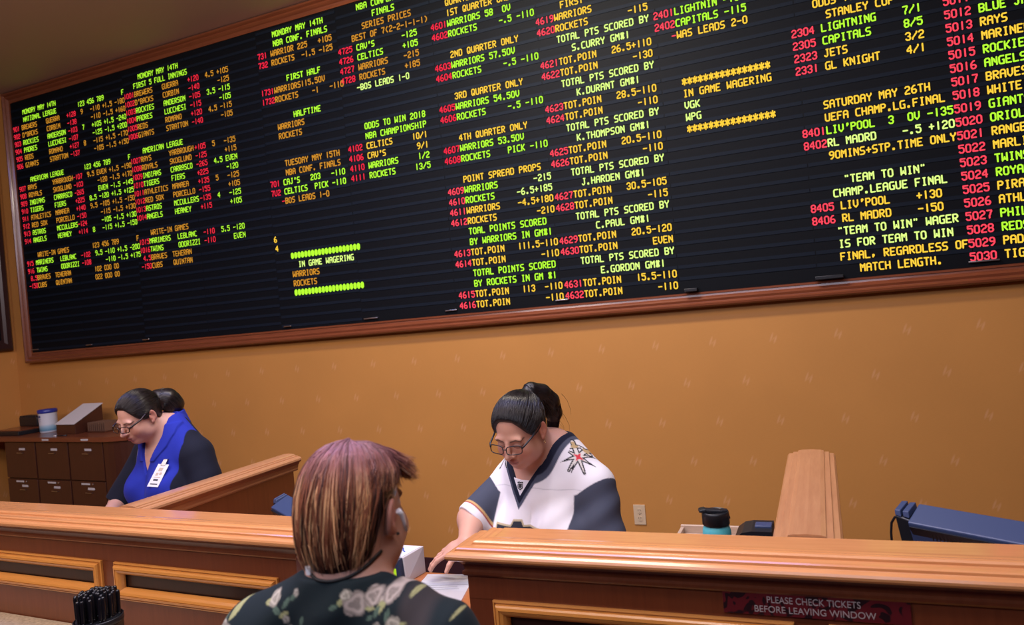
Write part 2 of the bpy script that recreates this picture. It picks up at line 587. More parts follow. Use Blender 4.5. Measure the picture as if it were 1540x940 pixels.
FONT = {
    'A': '01110 10001 10001 11111 10001 10001 10001', 'B': '11110 10001 10001 11110 10001 10001 11110',
    'C': '01111 10000 10000 10000 10000 10000 01111', 'D': '11110 10001 10001 10001 10001 10001 11110',
    'E': '11111 10000 10000 11110 10000 10000 11111', 'F': '11111 10000 10000 11110 10000 10000 10000',
    'G': '01111 10000 10000 10011 10001 10001 01111', 'H': '10001 10001 10001 11111 10001 10001 10001',
    'I': '01110 00100 00100 00100 00100 00100 01110', 'J': '00111 00010 00010 00010 00010 10010 01100',
    'K': '10001 10010 10100 11000 10100 10010 10001', 'L': '10000 10000 10000 10000 10000 10000 11111',
    'M': '10001 11011 10101 10101 10001 10001 10001', 'N': '10001 11001 10101 10101 10011 10001 10001',
    'O': '01110 10001 10001 10001 10001 10001 01110', 'P': '11110 10001 10001 11110 10000 10000 10000',
    'Q': '01110 10001 10001 10001 10101 10010 01101', 'R': '11110 10001 10001 11110 10100 10010 10001',
    'S': '01111 10000 10000 01110 00001 00001 11110', 'T': '11111 00100 00100 00100 00100 00100 00100',
    'U': '10001 10001 10001 10001 10001 10001 01110', 'V': '10001 10001 10001 10001 10001 01010 00100',
    'W': '10001 10001 10001 10101 10101 11011 10001', 'X': '10001 10001 01010 00100 01010 10001 10001',
    'Y': '10001 10001 01010 00100 00100 00100 00100', 'Z': '11111 00001 00010 00100 01000 10000 11111',
    '0': '01110 10001 10001 10001 10001 10001 01110', '1': '00100 00100 00100 00100 00100 00100 00100',
    '2': '01110 10001 00001 00110 01000 10000 11111', '3': '01110 10001 00001 00110 00001 10001 01110',
    '4': '00010 00110 01010 10010 11111 00010 00010', '5': '11111 10000 11110 00001 00001 10001 01110',
    '6': '00110 01000 10000 11110 10001 10001 01110', '7': '11111 00001 00010 00010 00100 00100 00100',
    '8': '01110 10001 10001 01110 10001 10001 01110', '9': '01110 10001 10001 01111 00001 00010 01100',
    '+': '00000 00100 00100 11111 00100 00100 00000', '-': '00000 00000 00000 11111 00000 00000 00000',
    '.': '00000 00000 00000 00000 00000 01100 01100', ',': '00000 00000 00000 00000 01100 01100 01000',
    '/': '00001 00001 00010 00100 01000 10000 10000', '(': '00010 00100 01000 01000 01000 00100 00010',
    ')': '01000 00100 00010 00010 00010 00100 01000', "'": '00110 00110 00100 00000 00000 00000 00000',
    '"': '01010 01010 00000 00000 00000 00000 00000', '#': '01010 11111 01110 01110 01110 11111 01010',
    '*': '00100 10101 11111 01110 11111 10101 00100', '@': '01110 11111 11111 11111 11111 11111 01110',
}
COLS = {'r': (0.90, 0.018, 0.055), 'g': (0.47, 1.0, 0.035), 'w': (0.74, 1.0, 0.24), 'o': (0.62, 0.26, 0.02), 'y': (0.98, 0.60, 0.045), 'd': (0.92, 0.022, 0.05), 'p': (1.0, 0.06, 0.10)}
M_COL = {k: emit('led_' + {'r': 'red', 'g': 'green', 'w': 'pale_green', 'o': 'amber', 'y': 'yellow', 'd': 'deep_red', 'p': 'pink_red'}[k], c, 1.22) for k, c in COLS.items()}
MK = list(COLS)


def glyph(ch):
    """list of 2-d stroke segments in dot units"""
    g = [[c == '1' for c in r] for r in FONT[ch].split()]
    segs = []
    used = set()
    for r in range(7):
        c = 0
        while c < 5:
            if g[r][c]:
                e = c
                while e + 1 < 5 and g[r][e + 1]:
                    e += 1
                if e > c:
                    segs.append((c, r, e, r))
                    used.update((k, r) for k in range(c, e + 1))
                c = e + 1
            else:
                c += 1
    for c in range(5):
        r = 0
        while r < 7:
            if g[r][c]:
                e = r
                while e + 1 < 7 and g[e + 1][c]:
                    e += 1
                if e > r:
                    segs.append((c, r, c, e))
                    used.update((c, k) for k in range(r, e + 1))
                r = e + 1
            else:
                r += 1
    for r in range(6):
        for c in range(5):
            for dc in (-1, 1):
                if g[r][c] and 0 <= c + dc < 5 and g[r + 1][c + dc] and not g[r][c + dc] and not g[r + 1][c]:
                    segs.append((c, r, c + dc, r + 1))
                    used.update(((c, r), (c + dc, r + 1)))
    for r in range(7):
        for c in range(5):
            if g[r][c] and (c, r) not in used:
                segs.append((c, r, c, r))
    return segs


GL = {k: glyph(k) for k in FONT}


class Sec:
    """a module of the board: x of the first character, character pitch, row mapping, skew per row"""
    def __init__(s, x0, cp, ra=1.0, rb=0.0, sk=0.00018):
        s.x0, s.cp, s.ra, s.rb, s.sk = x0, cp, ra, rb, sk

    def pos(s, col, row):
        re = row * s.ra + s.rb
        return (s.x0 + s.cp * col + s.sk * row) * BY, CAMZ + BY * (ZR0 - re * RP)


S1 = Sec(-1.4859, 0.00667, 0.968, -0.12, 0.0003)
S2 = Sec(-1.1670, 0.00672, 0.964, -0.42, 0.0003)
S3 = Sec(-0.8455, 0.00702, 0.987, 0.24, 0.0002)
S4 = Sec(-0.6820, 0.00702, 1, 0, 0.00025)
S5 = Sec(-0.5105, 0.00702, 1, 0, 0.00025)
S6 = Sec(-0.3418, 0.00702, 1, 0, 0.00032)
S7 = Sec(-0.1748, 0.00702, 1, 0, 0.00032)
S8 = Sec(-0.0064, 0.00690, 1, 0, 0.00032)
S9 = Sec(0.1608, 0.00690, 1, 0, 0.00024)


def listing(sec, lines, wd=0.0040, label=None):
    """one paragraph of lit text: lines of (col, row, text, colour key)"""
    bm = bmesh.new()
    pw, ph = 0.0315 * (23.5 / 36.0) / 4.0, 0.0721 * 0.55 / 6.0
    for col, row, text, ck in lines:
        mi = MK.index(ck)
        for i, ch in enumerate(text):
            if ch == ' ':
                continue
            cx, cz = sec.pos(col + i, row)
            for (c0, r0, c1, r1) in GL[ch]:
                x0, z0 = cx + (c0 - 2) * pw, cz - (r0 - 3) * ph
                x1, z1 = cx + (c1 - 2) * pw, cz - (r1 - 3) * ph
                d = Vector((x1 - x0, z1 - z0))
                if d.length < 1e-9:
                    d = Vector((1, 0))
                d.normalize()
                n = Vector((-d.y, d.x)) * wd
                e = d * wd * 0.75
                q = [(x0 - e.x - n.x * .6, z0 - e.y - n.y * .6), (x0 - n.x, z0 - n.y), (x1 - n.x, z1 - n.y), (x1 + e.x - n.x * .6, z1 + e.y - n.y * .6),
                     (x1 + e.x + n.x * .6, z1 + e.y + n.y * .6), (x1 + n.x, z1 + n.y), (x0 + n.x, z0 + n.y), (x0 - e.x + n.x * .6, z0 - e.y + n.y * .6)]
                f = bm.faces.new([bm.verts.new((a, BY - 0.0014, b)) for a, b in q])
                f.material_index = mi
    return bpart('odds_listing', bm, [M_COL[k] for k in MK], label)


# left-hand double baseball module
def mlb(rows, heads, c):
    for part in (0, 1):
        L = []
        for h in heads[part]:
            L.append(h)
        for (r, num, team, pit, ml, tot, o1, rl, o2, num2, ml2, tot2, ou2) in rows:
            ck = c(r)
            if part == 0:
                L += [(0, r, num, 'd'), (4, r, team, ck), (15, r, pit, ck), (24, r, ml, 'd')]
                if tot:
                    L.append((30, r, tot, ck))
                L += [(34, r, o1, ck), (39, r, rl, ck), (44, r, o2, ck)]
            else:
                L += [(0, r, num2, 'd'), (4, r, team, ck), (14.5, r, pit, ck), (23.8, r, ml2, 'd')]
                if tot2:
                    L.append((30, r, tot2, ck))
                L.append((34, r, ou2, ck))
        listing((S1, S2)[part], L, 0.0032)


col2 = lambda base: (lambda r: 'g' if ((r - base) // 2) % 2 else 'o')
mlb([(0, '901', 'BREWERS', 'GUERRA', '+128', '9', '-110', '+1.5', '-180', '1001', '+120', '4.5', '+105'),
     (1, '902', "D'BACKS", 'CORBIN', '-138', '', '-110', '-1.5', '+160', '1002', '-140', '', '-125'),
     (2, '903', 'ROCKIES', 'ANDERSON', '-103', '7', '+105', '+1.5', '-240', '1003', '-105', '3.5', '-115'),
     (3, '904', 'PADRES', 'LUCCHESI', '-107', '', '-125', '-1.5', '+200', '1004', '-115', '', '-105'),
     (4, '905', 'REDS', 'ROMANO', '+127', '8', '-115', '+1.5', '-170', '1005', '+120', '4.5', '-115'),
     (5, '906', 'GIANTS', 'STRATTON', '-137', '', '-105', '-1.5', '+150', '1006', '-140', '', '-105')],
    ([(5, -2, 'MONDAY MAY 14TH', 'g'), (5, -1, 'NATIONAL LEAGUE', 'g'), (29, -1, '123 456 789', 'g'), (47, -1, 'F', 'g')],
     [(6, -2, 'MONDAY MAY 14TH', 'g'), (4, -1, 'FIRST 5 FULL INNINGS', 'g')]), col2(0))
mlb([(8, '907', 'RAYS', 'YARBROUGH', '-107', '9.5', 'EVEN', '+1.5', '-190', '1007', '+105', '5', '-135'),
     (9, '908', 'ROYALS', 'SKOGLUND', '-103', '', '-120', '-1.5', '+170', '1008', '-125', '', '+115'),
     (10, '909', 'INDIANS', 'CARRASCO', '-265', '', 'EVEN', '-1.5', '-145', '1009', '-265', '4.5', 'EVEN'),
     (11, '910', 'TIGERS', 'FIERS', '+225', '8.5', '-120', '+1.5', '+125', '1010', '+225', '', '-120'),
     (12, '911', 'ATHLETICS', 'MANAEA', '+140', '9.5', '-105', '+1.5', '-150', '1011', '+135', '5', '-125'),
     (13, '912', 'RED SOX', 'PORCELLO', '-150', '', '-115', '-1.5', '+130', '1012', '-155', '', '+105'),
     (14, '913', 'ASTROS', 'MCCULLERS', '-124', '', '-105', '-1.5', '+130', '1013', '-135', '4', '-125'),
     (15, '914', 'ANGELS', 'HEANEY', '+114', '8', '-115', '+1.5', '-150', '1014', '+115', '', '+105')],
    ([(5.4, 7, 'AMERICAN LEAGUE', 'g'), (29, 7, '123 456 789', 'g'), (47, 7, 'F', 'g')],
     [(5, 7, 'AMERICAN LEAGUE', 'g')]), col2(8))
mlb([(18, '915', 'MARINERS', 'LEBLANC', '-102', '9.5', '-110', '+1.5', '-200', '1015', '-110', '5.5', '-120'),
     (19, '916', 'TWINS', 'ODORIZZI', '-108', '', '-110', '-1.5', '+175', '1016', '-110', '', 'EVEN')],
    ([(5.2, 17, 'WRITE-IN GAMES', 'o'), (29, 17, '123 456 789', 'o'), (47, 17, 'F', 'o'),
      (1, 20, '8.5', 'd'), (4, 20, 'BRAVES', 'o'), (12, 20, 'TEHERAN', 'o'), (29, 20, '102 030 00', 'o'),
      (0, 21, '-150', 'd'), (4, 21, 'CUBS', 'o'), (12, 21, 'QUINTAN', 'o'), (29, 21, '022 000 00', 'o')],
     [(4.8, 17, 'WRITE-IN GAMES', 'o'), (1, 20, '4.5', 'd'), (4, 20, 'BRAVES', 'o'), (12, 20, 'TEHERAN', 'o'),
      (0, 21, '-150', 'd'), (4, 21, 'CUBS', 'o'), (12, 21, 'QUINTAN', 'o')]), lambda r: 'g')
# conference finals module
listing(S3, [(5, -3, 'MONDAY MAY 14TH', 'g'), (5, -2, 'NBA CONF. FINALS', 'g'), (0, -1, '731', 'r'), (4, -1, 'WARRIOR 225   +105', 'o'),
             (0, 0, '732', 'r'), (4, 0, 'ROCKETS  -1.5 -125', 'o')])
listing(S3, [(8, 2, 'FIRST HALF', 'g'), (0, 3, '1731', 'r'), (4, 3, 'WARRIORS115.5OV', 'o'), (0, 4, '1732', 'r'), (4, 4, 'ROCKETS', 'o'), (15, 4, '-1', 'o'), (20, 4, '-110', 'o')])
listing(S3, [(9, 6, 'HALFTIME', 'g'), (4, 7, 'WARRIORS', 'o'), (4, 8, 'ROCKETS', 'o')])
listing(S3, [(5, 11, 'TUESDAY MAY 15TH', 'o'), (5, 12, 'NBA CONF. FINALS', 'o'), (0, 13, '701', 'r'), (4, 13, "CAJ'S   203   -110", 'g'),
             (0, 14, '7U2', 'r'), (4, 14, 'CELTICS  PICK -110', 'g'), (3, 15, '-', 'r'), (4, 15, 'BOS LEADS 1-0', 'o')])
listing(S3, [(-0.6, 19, '6', 'y'), (-0.4, 20, '4', 'y')])
listing(S3, [(4, 21, '@' * 20, 'g'), (6, 22, 'IN GAME WAGERING', 'w'), (4, 23, 'WARRIORS', 'o'), (4, 24, 'ROCKETS', 'o'), (4, 25, '@' * 20, 'g')])
listing(S4, [(6, -3, 'NBA CONFERENCE', 'g'), (10, -2, 'FINALS', 'g'), (7, -1, 'SERIES PRICES', 'o'), (4, 0, 'BEST OF 7(2-2-1-1-1)', 'o'),
             (0, 1, '4725', 'r'), (5, 1, "CAV'S       -125", 'g'), (0, 2, '4726', 'r'), (5, 2, 'CELTICS     +105', 'g'),
             (0, 3, '4727', 'r'), (5, 3, 'WARRIORS    -215', 'o'), (0, 4, '4728', 'r'), (5, 4, 'ROCKETS     +185', 'o'), (4, 5, '-BOS LEADS 1-0', 'w')])
listing(S4, [(5, 9, 'ODDS TO WIN 2018', 'g'), (5, 10, 'NBA CHAMPIONSHIP', 'g'), (0, 11, '4102', 'r'), (5, 11, 'CELTICS     10/1', 'y'),
             (0, 12, '4106', 'r'), (5, 12, "CAV'S        9/1", 'y'), (0, 13, '4110', 'r'), (5, 13, 'WARRIORS     1/2', 'g'), (0, 14, '4111', 'r'), (5, 14, 'ROCKETS     13/5', 'g')])
# quarter lines module
listing(S5, [(4, -1, 'QUARTER', 'y'), (4, 0, '1ST QUARTER ONLY', 'y'), (0, 1, '4601', 'r'), (4, 1, 'WARRIORS 58  OV', 'g'), (0, 2, '4602', 'r'), (4, 2, 'ROCKETS     -.5 -110', 'g')])
for r, a, n1, n2, t1, t2 in ((4, '2ND', '4603', '4604', '57.5OV', '-.5 -110'), (8, '3RD', '4605', '4606', '54.5OV', '-.5 -110'), (12, '4TH', '4607', '4608', '53.5OV', 'PICK -110')):
    listing(S5, [(4, r, a + ' QUARTER ONLY', 'y'), (0, r + 1, n1, 'r'), (4, r + 1, 'WARRIORS ' + t1, 'g'), (0, r + 2, n2, 'r'), (4, r + 2, 'ROCKETS' + t2.rjust(13), 'g')])
listing(S5, [(4, 16, 'POINT SPREAD PROPS', 'y'), (0, 17, '4609', 'p'), (4, 17, 'WARRIORS', 'g'), (20, 17, '-215', 'w'), (0, 18, '4610', 'p'), (4, 18, 'ROCKETS', 'g'), (16, 18, '-6.5+185', 'w'),
             (0, 19, '4611', 'p'), (4, 19, 'WARRIORS    -4.5+180', 'y'), (0, 20, '4612', 'p'), (4, 20, 'ROCKETS         -210', 'y')])
listing(S5, [(4, 21, 'TOAL POINTS SCORED', 'g'), (4, 22, 'BY WARRIORS IN GM#1', 'g'), (0, 23, '4613', 'p'), (4, 23, 'TOT.POIN   111.5-110', 'y'), (0, 24, '4614', 'p'), (4, 24, 'TOT.POIN        -110', 'y')])
listing(S5, [(4, 25, 'TOTAL POINTS SCORED', 'g'), (4, 26, 'BY ROCKETS IN GM #1', 'g'), (0, 27, '4615', 'p'), (4, 27, 'TOT.POIN   113  -110', 'y'), (0, 28, '4616', 'p'), (4, 28, 'TOT.POIN        -110', 'y')])
# player points module
listing(S6, [(5.5, 2, 'FIRST', 'y'), (0, 3, '4619', 'p'), (4, 3, 'WARRIORS', 'y'), (0, 4, '4620', 'p'), (4, 4, 'ROCKETS        -115', 'y')])
for r, c, who, n1, n2, t1, t2 in ((5, 7, 'S.CURRY GM#1', '4621', '4622', '26.5+110', '-130'), (9, 7, 'K.DURANT GM#1', '4623', '4624', '28.5-110', '-110'),
                                  (13, 6, 'K.THOMPSON GM#1', '4625', '4626', '20.5-110', '-110'), (17, 6, 'J.HARDEN GM#1', '4627', '4628', '30.5-105', '-115'),
                                  (21, 8, 'C.PAUL GM#1', '4629', '4630', '20.5-120', 'EVEN'), (25, 8, 'E.GORDON GM#1', '4631', '4632', '15.5-110', '-110')):
    listing(S6, [(4, r, 'TOTAL PTS SCORED BY', 'w'), (c, r + 1, who, 'w'), (0, r + 2, n1, 'p'), (4, r + 2, 'TOT.POIN', 'y'), (15, r + 2, t1, 'y'),
                 (0, r + 3, n2, 'p'), (4, r + 3, 'TOT.POIN', 'y'), (19, r + 3, t2, 'y')])
# hockey module
listing(S7, [(0, 5, '2401', 'p'), (4, 5, 'LIGHTNIN -105', 'g'), (0, 6, '2402', 'p'), (4, 6, 'CAPITALS -115', 'g'), (3, 7, '-', 'p'), (4, 7, 'WAS LEADS 2-0', 'y')])
listing(S7, [(4, 11, '*' * 16, 'y'), (4, 12, 'IN GAME WAGERING', 'y'), (4, 13, 'VGK', 'w'), (4, 14, 'WPG', 'w'), (4, 15, '*' * 16, 'y')])
listing(S8, [(4, 7, 'ODDS TO WIN', 'y'), (6, 8, 'STANLEY CUP', 'y'), (0, 9, '2304', 'p'), (5, 9, 'LIGHTNING', 'g'), (18, 9, '7/1', 'g'), (0, 10, '2305', 'p'), (5, 10, 'CAPITALS', 'g'), (18, 10, '8/5', 'g'),
             (0, 11, '2323', 'p'), (5, 11, 'JETS', 'y'), (18, 11, '3/2', 'y'), (0, 12, '2331', 'p'), (5, 12, 'GL KNIGHT', 'y'), (18, 12, '4/1', 'y')])
listing(S8, [(4, 15, 'SATURDAY MAY 26TH', 'y'), (4, 16, 'UEFA CHAMP.LG.FINAL', 'y'), (0, 17, '8401', 'p'), (4, 17, "LIV'POOL  3  OV -135", 'g'), (0, 18, '8402', 'p'), (4, 18, 'RL MADRD    -.5 +120', 'w'),
             (4, 19, '90MINS+STP.TIME ONLY', 'y')])
listing(S8, [(6, 21, '"TEAM TO WIN"', 'w'), (4, 22, 'CHAMP.LEAGUE FINAL', 'w'), (0, 23, '8405', 'p'), (5, 23, "LIV'POOL    +130", 'y'), (0, 24, '8406', 'p'), (5, 24, 'RL MADRD    -150', 'y')])
listing(S8, [(4, 25, '"TEAM TO WIN" WAGER', 'w'), (4, 26, 'IS FOR TEAM TO WIN', 'w'), (4, 27, 'FINAL, REGARDLESS OF', 'y'), (7, 28, 'MATCH LENGTH.', 'y')])
TEAMS = ['BLUE JAYS', 'RAYS', 'MARINERS', 'ROCKIES', 'ANGELS', 'BRAVES', 'WHITE SOX', 'GIANTS', 'ORIOLES', 'RANGERS', 'MARLINS', 'TWINS', 'ROYALS', 'PIRATES', 'ATHLETICS',
         'PHILLIES', 'REDS', 'PADRES', 'TIGERS']
L = [(0, 9, '5011', 'p')]
for i, t in enumerate(TEAMS):
    L += [(0, 10 + i, str(5012 + i), 'p'), (5, 10 + i, t, 'g' if ((i + 1) // 2) % 2 == 0 else 'y')]
listing(S9, L)

# dark framed board on the left side wall
sb = thing('side_board', 'dark framed display panel high on the left side wall beside the corner', 'display board', (-7.1, 3.0, 3.1))
bm = bmesh.new()
picture_frame(bm, 0.5, 4.56, 1.90, 4.29, [(0, 0.001), (0, 0.03), (0.02, 0.05), (0.06, 0.05), (0.08, 0.03), (0.1, 0.03), (0.1, 0.001)], lambda u, v, d: (-7.1 + d + 7.1, u - 3.0, v - 3.1))
obj('frame', bm, plain('dark_mahogany', (0.035, 0.014, 0.013), 0.35), sb)
obj('panel', boxm(0.001, 0.02, 0.55 - 3, 4.5 - 3, 1.95 - 3.1, 4.24 - 3.1), M_led, sb)

# ------------------------------------------------------------------ counters
CAPP = [(0.0, 1.110), (0.007, 1.111), (0.011, 1.117), (0.011, 1.124), (0.005, 1.129), (0.006, 1.135), (0.009, 1.144), (0.017, 1.153), (0.028, 1.159),
        (0.034, 1.160), (0.040, 1.163), (0.0445, 1.169), (0.045, 1.175), (0.042, 1.181), (0.034, 1.1850), (0.0245, 1.1855), (0.0235, 1.1800), (0.0215, 1.1800), (0.0205, 1.1905), (0.016, 1.1935),
        (0.004, 1.1945), (-0.0125, 1.1940), (-0.0145, 1.1885), (-0.0165, 1.1885), (-0.0175, 1.1985), (-0.022, 1.2030), (-0.030, 1.2045), (-0.040, 1.2025), (-0.050, 1.2030), (-0.065, 1.2015), (-0.10, 1.2005), (-0.15, 1.1995)]
MOULD = [(0.0, 0.0), (0.0, 0.008), (0.005, 0.010), (0.006, 0.006), (0.009, 0.006), (0.010, 0.016), (0.014, 0.021), (0.022, 0.023), (0.0225, 0.019), (0.0245, 0.019), (0.025, 0.022), (0.033, 0.019), (0.040, 0.012), (0.045, 0.002), (0.046, -0.004)]


def counter(label, loc, rot, length, side, panels):
    """panel face on local y=0, open end at local x=0; side=+1 runs to +x, -1 to -x"""
    t = thing('teller_counter', label, 'counter', loc, rot)
    W = 0.15
    s = side
    a, b = sorted((0, s * length))
    bm = bmesh.new()
    # front skin is built with openings as separate recessed fields; the carcass sits behind them
    box(bm, a, b, 0.016, W - 0.012, 0.0, 1.165)
    edges = sorted(x for p in panels for x in p)
    z0, z1 = 0.905, 1.045
    box(bm, a, b, 0.0, 0.017, z1 - 0.002, 1.165)
    box(bm, a, b, 0.0, 0.017, 0.0, z0 + 0.002)
    xs = [a] + edges + [b]
    for i in range(0, len(xs), 2):
        box(bm, xs[i], xs[i + 1], 0.0, 0.017, z0, z1)
    obj('counter_body', bm, M_face, t)
    path = [(0, W - 0.01), (0, 0), (length, 0)] if s > 0 else [(-length, 0), (0, 0), (0, W - 0.01)]
    if s > 0:
        pass
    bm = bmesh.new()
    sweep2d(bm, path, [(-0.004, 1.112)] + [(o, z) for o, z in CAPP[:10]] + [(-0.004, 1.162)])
    obj('cove_moulding', bm, M_face, t, 'reddish cove moulding under the cap, dark partly for shade')  # darker body wood, partly standing in for shade under the nosing
    bm = bmesh.new()
    sweep2d(bm, path, [(-0.004, 1.1622)] + [(o, z) for o, z in CAPP[9:] if o > -0.09])
    box(bm, a + (0.06 if s > 0 else 0), b - (0.06 if s < 0 else 0), 0.055, W, 1.16, 1.2012)
    obj('counter_cap', bm, M_cap, t, 'glossy moulded wooden cap')
    for (p0, p1) in panels:
        bm = bmesh.new()
        picture_frame(bm, p0, p1, z0, z1, MOULD, lambda u, v, d: (u, -d, v))
        obj('panel_moulding', bm, M_mould, t, 'golden raised panel moulding')
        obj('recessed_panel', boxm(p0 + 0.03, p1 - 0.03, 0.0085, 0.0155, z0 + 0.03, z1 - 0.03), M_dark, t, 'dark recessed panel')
    return t


LROT = radians(-2.6)
LC = (-1.630, 1.885, 0)
RC = (-0.99, 1.85, 0)
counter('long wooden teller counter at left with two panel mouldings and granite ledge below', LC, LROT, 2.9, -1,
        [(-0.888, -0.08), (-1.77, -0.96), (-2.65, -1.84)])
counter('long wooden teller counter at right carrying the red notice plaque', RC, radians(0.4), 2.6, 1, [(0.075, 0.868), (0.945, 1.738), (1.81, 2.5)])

# notice plaque
pq = thing('notice_plaque', 'red and black notice plaque with white lettering on the right counter front', 'sign', (-0.0766, 1.8555, 1.088), radians(0.4))


def plaque_mat():
    m, nt, b = newmat('plaque_red')
    tc = nt.nodes.new('ShaderNodeTexCoord')
    n = nt.nodes.new('ShaderNodeTexNoise')
    n.inputs['Scale'].default_value = 22
    n.inputs['Distortion'].default_value = 2.2
    n.inputs['Detail'].default_value = 0.5
    cr = nt.nodes.new('ShaderNodeValToRGB')
    cr.color_ramp.interpolation = 'LINEAR'
    cr.color_ramp.elements[0].position = 0.44
    cr.color_ramp.elements[0].color = (0.018, 0.006, 0.008, 1)
    cr.color_ramp.elements[1].position = 0.47
    cr.color_ramp.elements[1].color = (0.115, 0.010, 0.014, 1)
    nt.links.new(tc.outputs['Object'], n.inputs['Vector'])
    nt.links.new(n.outputs['Fac'], cr.inputs['Fac'])
    nt.links.new(cr.outputs['Color'], b.inputs['Base Color'])
    b.inputs['Roughness'].default_value = 0.35
    return m


obj('plate', boxm(-0.207, 0.207, -0.006, -0.0005, -0.030, 0.026, bevel=0.001), plaque_mat(), pq)


def text_mesh(body, size, extrude=0.0005, align='CENTER', font_shear=0.0, space=1.0):
    cu = bpy.data.curves.new('lettering', 'FONT')
    cu.body = body
    cu.size = size
    cu.extrude = extrude
    cu.align_x = align
    cu.shear = font_shear
    cu.space_character = space
    o = bpy.data.objects.new('lettering_source', cu)
    COL.objects.link(o)
    dg = bpy.context.evaluated_depsgraph_get()
    dg.update()
    me = bpy.data.meshes.new_from_object(o.evaluated_get(dg))
    bpy.data.objects.remove(o)
    bpy.data.curves.remove(cu)
    me.materials.clear()
    return me


def text_part(parent, body, size, loc, rot, mat, sx=1.0, name='lettering', extrude=0.0005):
    me = text_mesh(body, size, extrude)
    me.transform(Matrix.Translation(Vector(loc)) @ Matrix.Rotation(rot[2], 4, 'Z') @ Matrix.Rotation(rot[1], 4, 'Y') @ Matrix.Rotation(rot[0], 4, 'X') @ Matrix.Diagonal((sx, 1, 1, 1)))
    return obj(name, me, mat, parent)


M_letter = plain('plaque_lettering', (0.42, 0.36, 0.35), 0.5)
text_part(pq, 'PLEASE CHECK TICKETS', 0.0225, (0, -0.0066, 0.002), (PI / 2, 0, 0), M_letter, 0.86)
text_part(pq, 'BEFORE LEAVING WINDOW', 0.0225, (0, -0.0066, -0.0215), (PI / 2, 0, 0), M_letter, 0.94)


# dividers between the windows
def divider(label, xc, y0, y1, w=0.165):
    t = thing('window_divider', label, 'partition', (xc, y0, 0))
    h = w / 2
    half = [(0.0, 1.2085), (h - 0.052, 1.2065), (h - 0.040, 1.2035), (h - 0.0385, 1.199), (h - 0.022, 1.1985), (h - 0.0205, 1.194), (h - 0.006, 1.1925), (h, 1.186),
            (h + 0.001, 1.177), (h - 0.005, 1.169), (h - 0.014, 1.164), (h - 0.022, 1.152), (h - 0.027, 1.136), (h - 0.027, 1.128), (h - 0.030, 1.122)]
    prof = [(-x, z) for x, z in half[:0:-1]] + half
    bm = bmesh.new()
    L = y1 - y0
    a = [bm.verts.new((x, 0.0, z)) for x, z in prof]
    b = [bm.verts.new((x, L, z)) for x, z in prof]
    for i in range(len(prof) - 1):
        bm.faces.new((a[i], b[i], b[i + 1], a[i + 1]))
    bm.faces.new((a[-1], b[-1], b[0], a[0]))
    bm.faces.new(a)
    bm.faces.new(b[::-1])
    bmesh.ops.recalc_face_normals(bm, faces=bm.faces[:])
    obj('divider_cap', bm, M_capy, t)
    obj('divider_body', boxm(-h + 0.030, h - 0.030, 0.0, L - 0.035, 0.0, 1.13), M_face, t)
    return t


divider('wooden window divider running back from the left counter beside the woman in blue', -2.632, 2.088, 3.06)
divider('wooden window divider standing end-on behind the right counter', -0.083, 2.012, 3.06, 0.172)

# granite ledge
lx = 0.0
gm = plain('beige_granite', (0.42, 0.33, 0.22), 0.25, var=0.55, bscale=90)
gl = obj('counter_ledge', boxm(-2.9, 0.02, -0.48, -0.002, 0.755, 0.785, bevel=0.006), gm)
tag(gl, 'beige granite customer ledge along the foot of the left counter', 'ledge')
gl.location = LC
gl.rotation_euler = (0, 0, LROT)

# pen holder and pens
HP = Vector((-2.19, 1.60, 0.785))
ph = thing('pen_holder', 'dark cylindrical pen holder standing on the granite ledge', 'pen holder', HP)
bm = bmesh.new()
lathe(bm, [(0.067, 0.0), (0.070, 0.004), (0.070, 0.21), (0.0685, 0.214), (0.065, 0.214), (0.064, 0.01), (0.0, 0.009)], 40)
obj('cup', bm, plain('smoked_plastic', (0.02, 0.016, 0.014), 0.3), ph)
bm = bmesh.new()
lathe(bm, [(0.0703, 0.196), (0.0722, 0.198), (0.0722, 0.212), (0.0703, 0.214)], 40)
obj('rim_band', bm, M_black, ph)


def pen_meshes():
    bm = bmesh.new()
    lathe(bm, [(0.0045, 0), (0.0055, 0.004), (0.0055, 0.20), (0.0055, 0.205)], 10)
    a = bpy.data.meshes.new('barrel')
    bm.to_mesh(a)
    bm.free()
    bm = bmesh.new()
    lathe(bm, [(0.0060, 0.205), (0.0063, 0.208), (0.0063, 0.266), (0.0055, 0.272), (0.0035, 0.275)], 10)
    b = bpy.data.meshes.new('cap')
    bm.to_mesh(b)
    bm.free()
    return a, b


rnd = random.Random(4)
slots = []
for j in range(-6, 7):
    for i in range(-6, 7):
        x_, y_ = (i + 0.5 * (j % 2)) * 0.0132, j * 0.0132 * 0.866
        if math.hypot(x_, y_) < 0.0585:
            slots.append((x_, y_))
pa, pb = pen_meshes()
pen0 = None
M_pen = plain('pen_black', (0.006, 0.006, 0.009), 0.25)
for i, (dx, dy) in enumerate(slots):
    r = math.hypot(dx, dy)
    tilt = 0.035 * r / 0.06
    hgt = 0.012 + rnd.uniform(-0.001, 0.006) + 0.020 * (1 - (r / 0.064) ** 2) - 0.004
    if pen0 is None:
        p = thing('pen', 'black capped pen standing in the dark pen holder on the granite ledge', 'pen', group='black pens in the holder')
        q1 = obj('barrel', pa, M_pen, p)
        q2 = obj('cap', pb, M_pen, p)
        pen0 = (p, q1, q2)
    else:
        p = pen0[0].copy()
        COL.objects.link(p)
        for q in pen0[1:]:
            c = q.copy()
            COL.objects.link(c)
            c.parent = p
    p.location = HP + Vector((dx * 0.98, dy * 0.98, hgt))
    p.rotation_euler = (-tilt * dy / max(r, 1e-6), tilt * dx / max(r, 1e-6), rnd.uniform(0, 6))

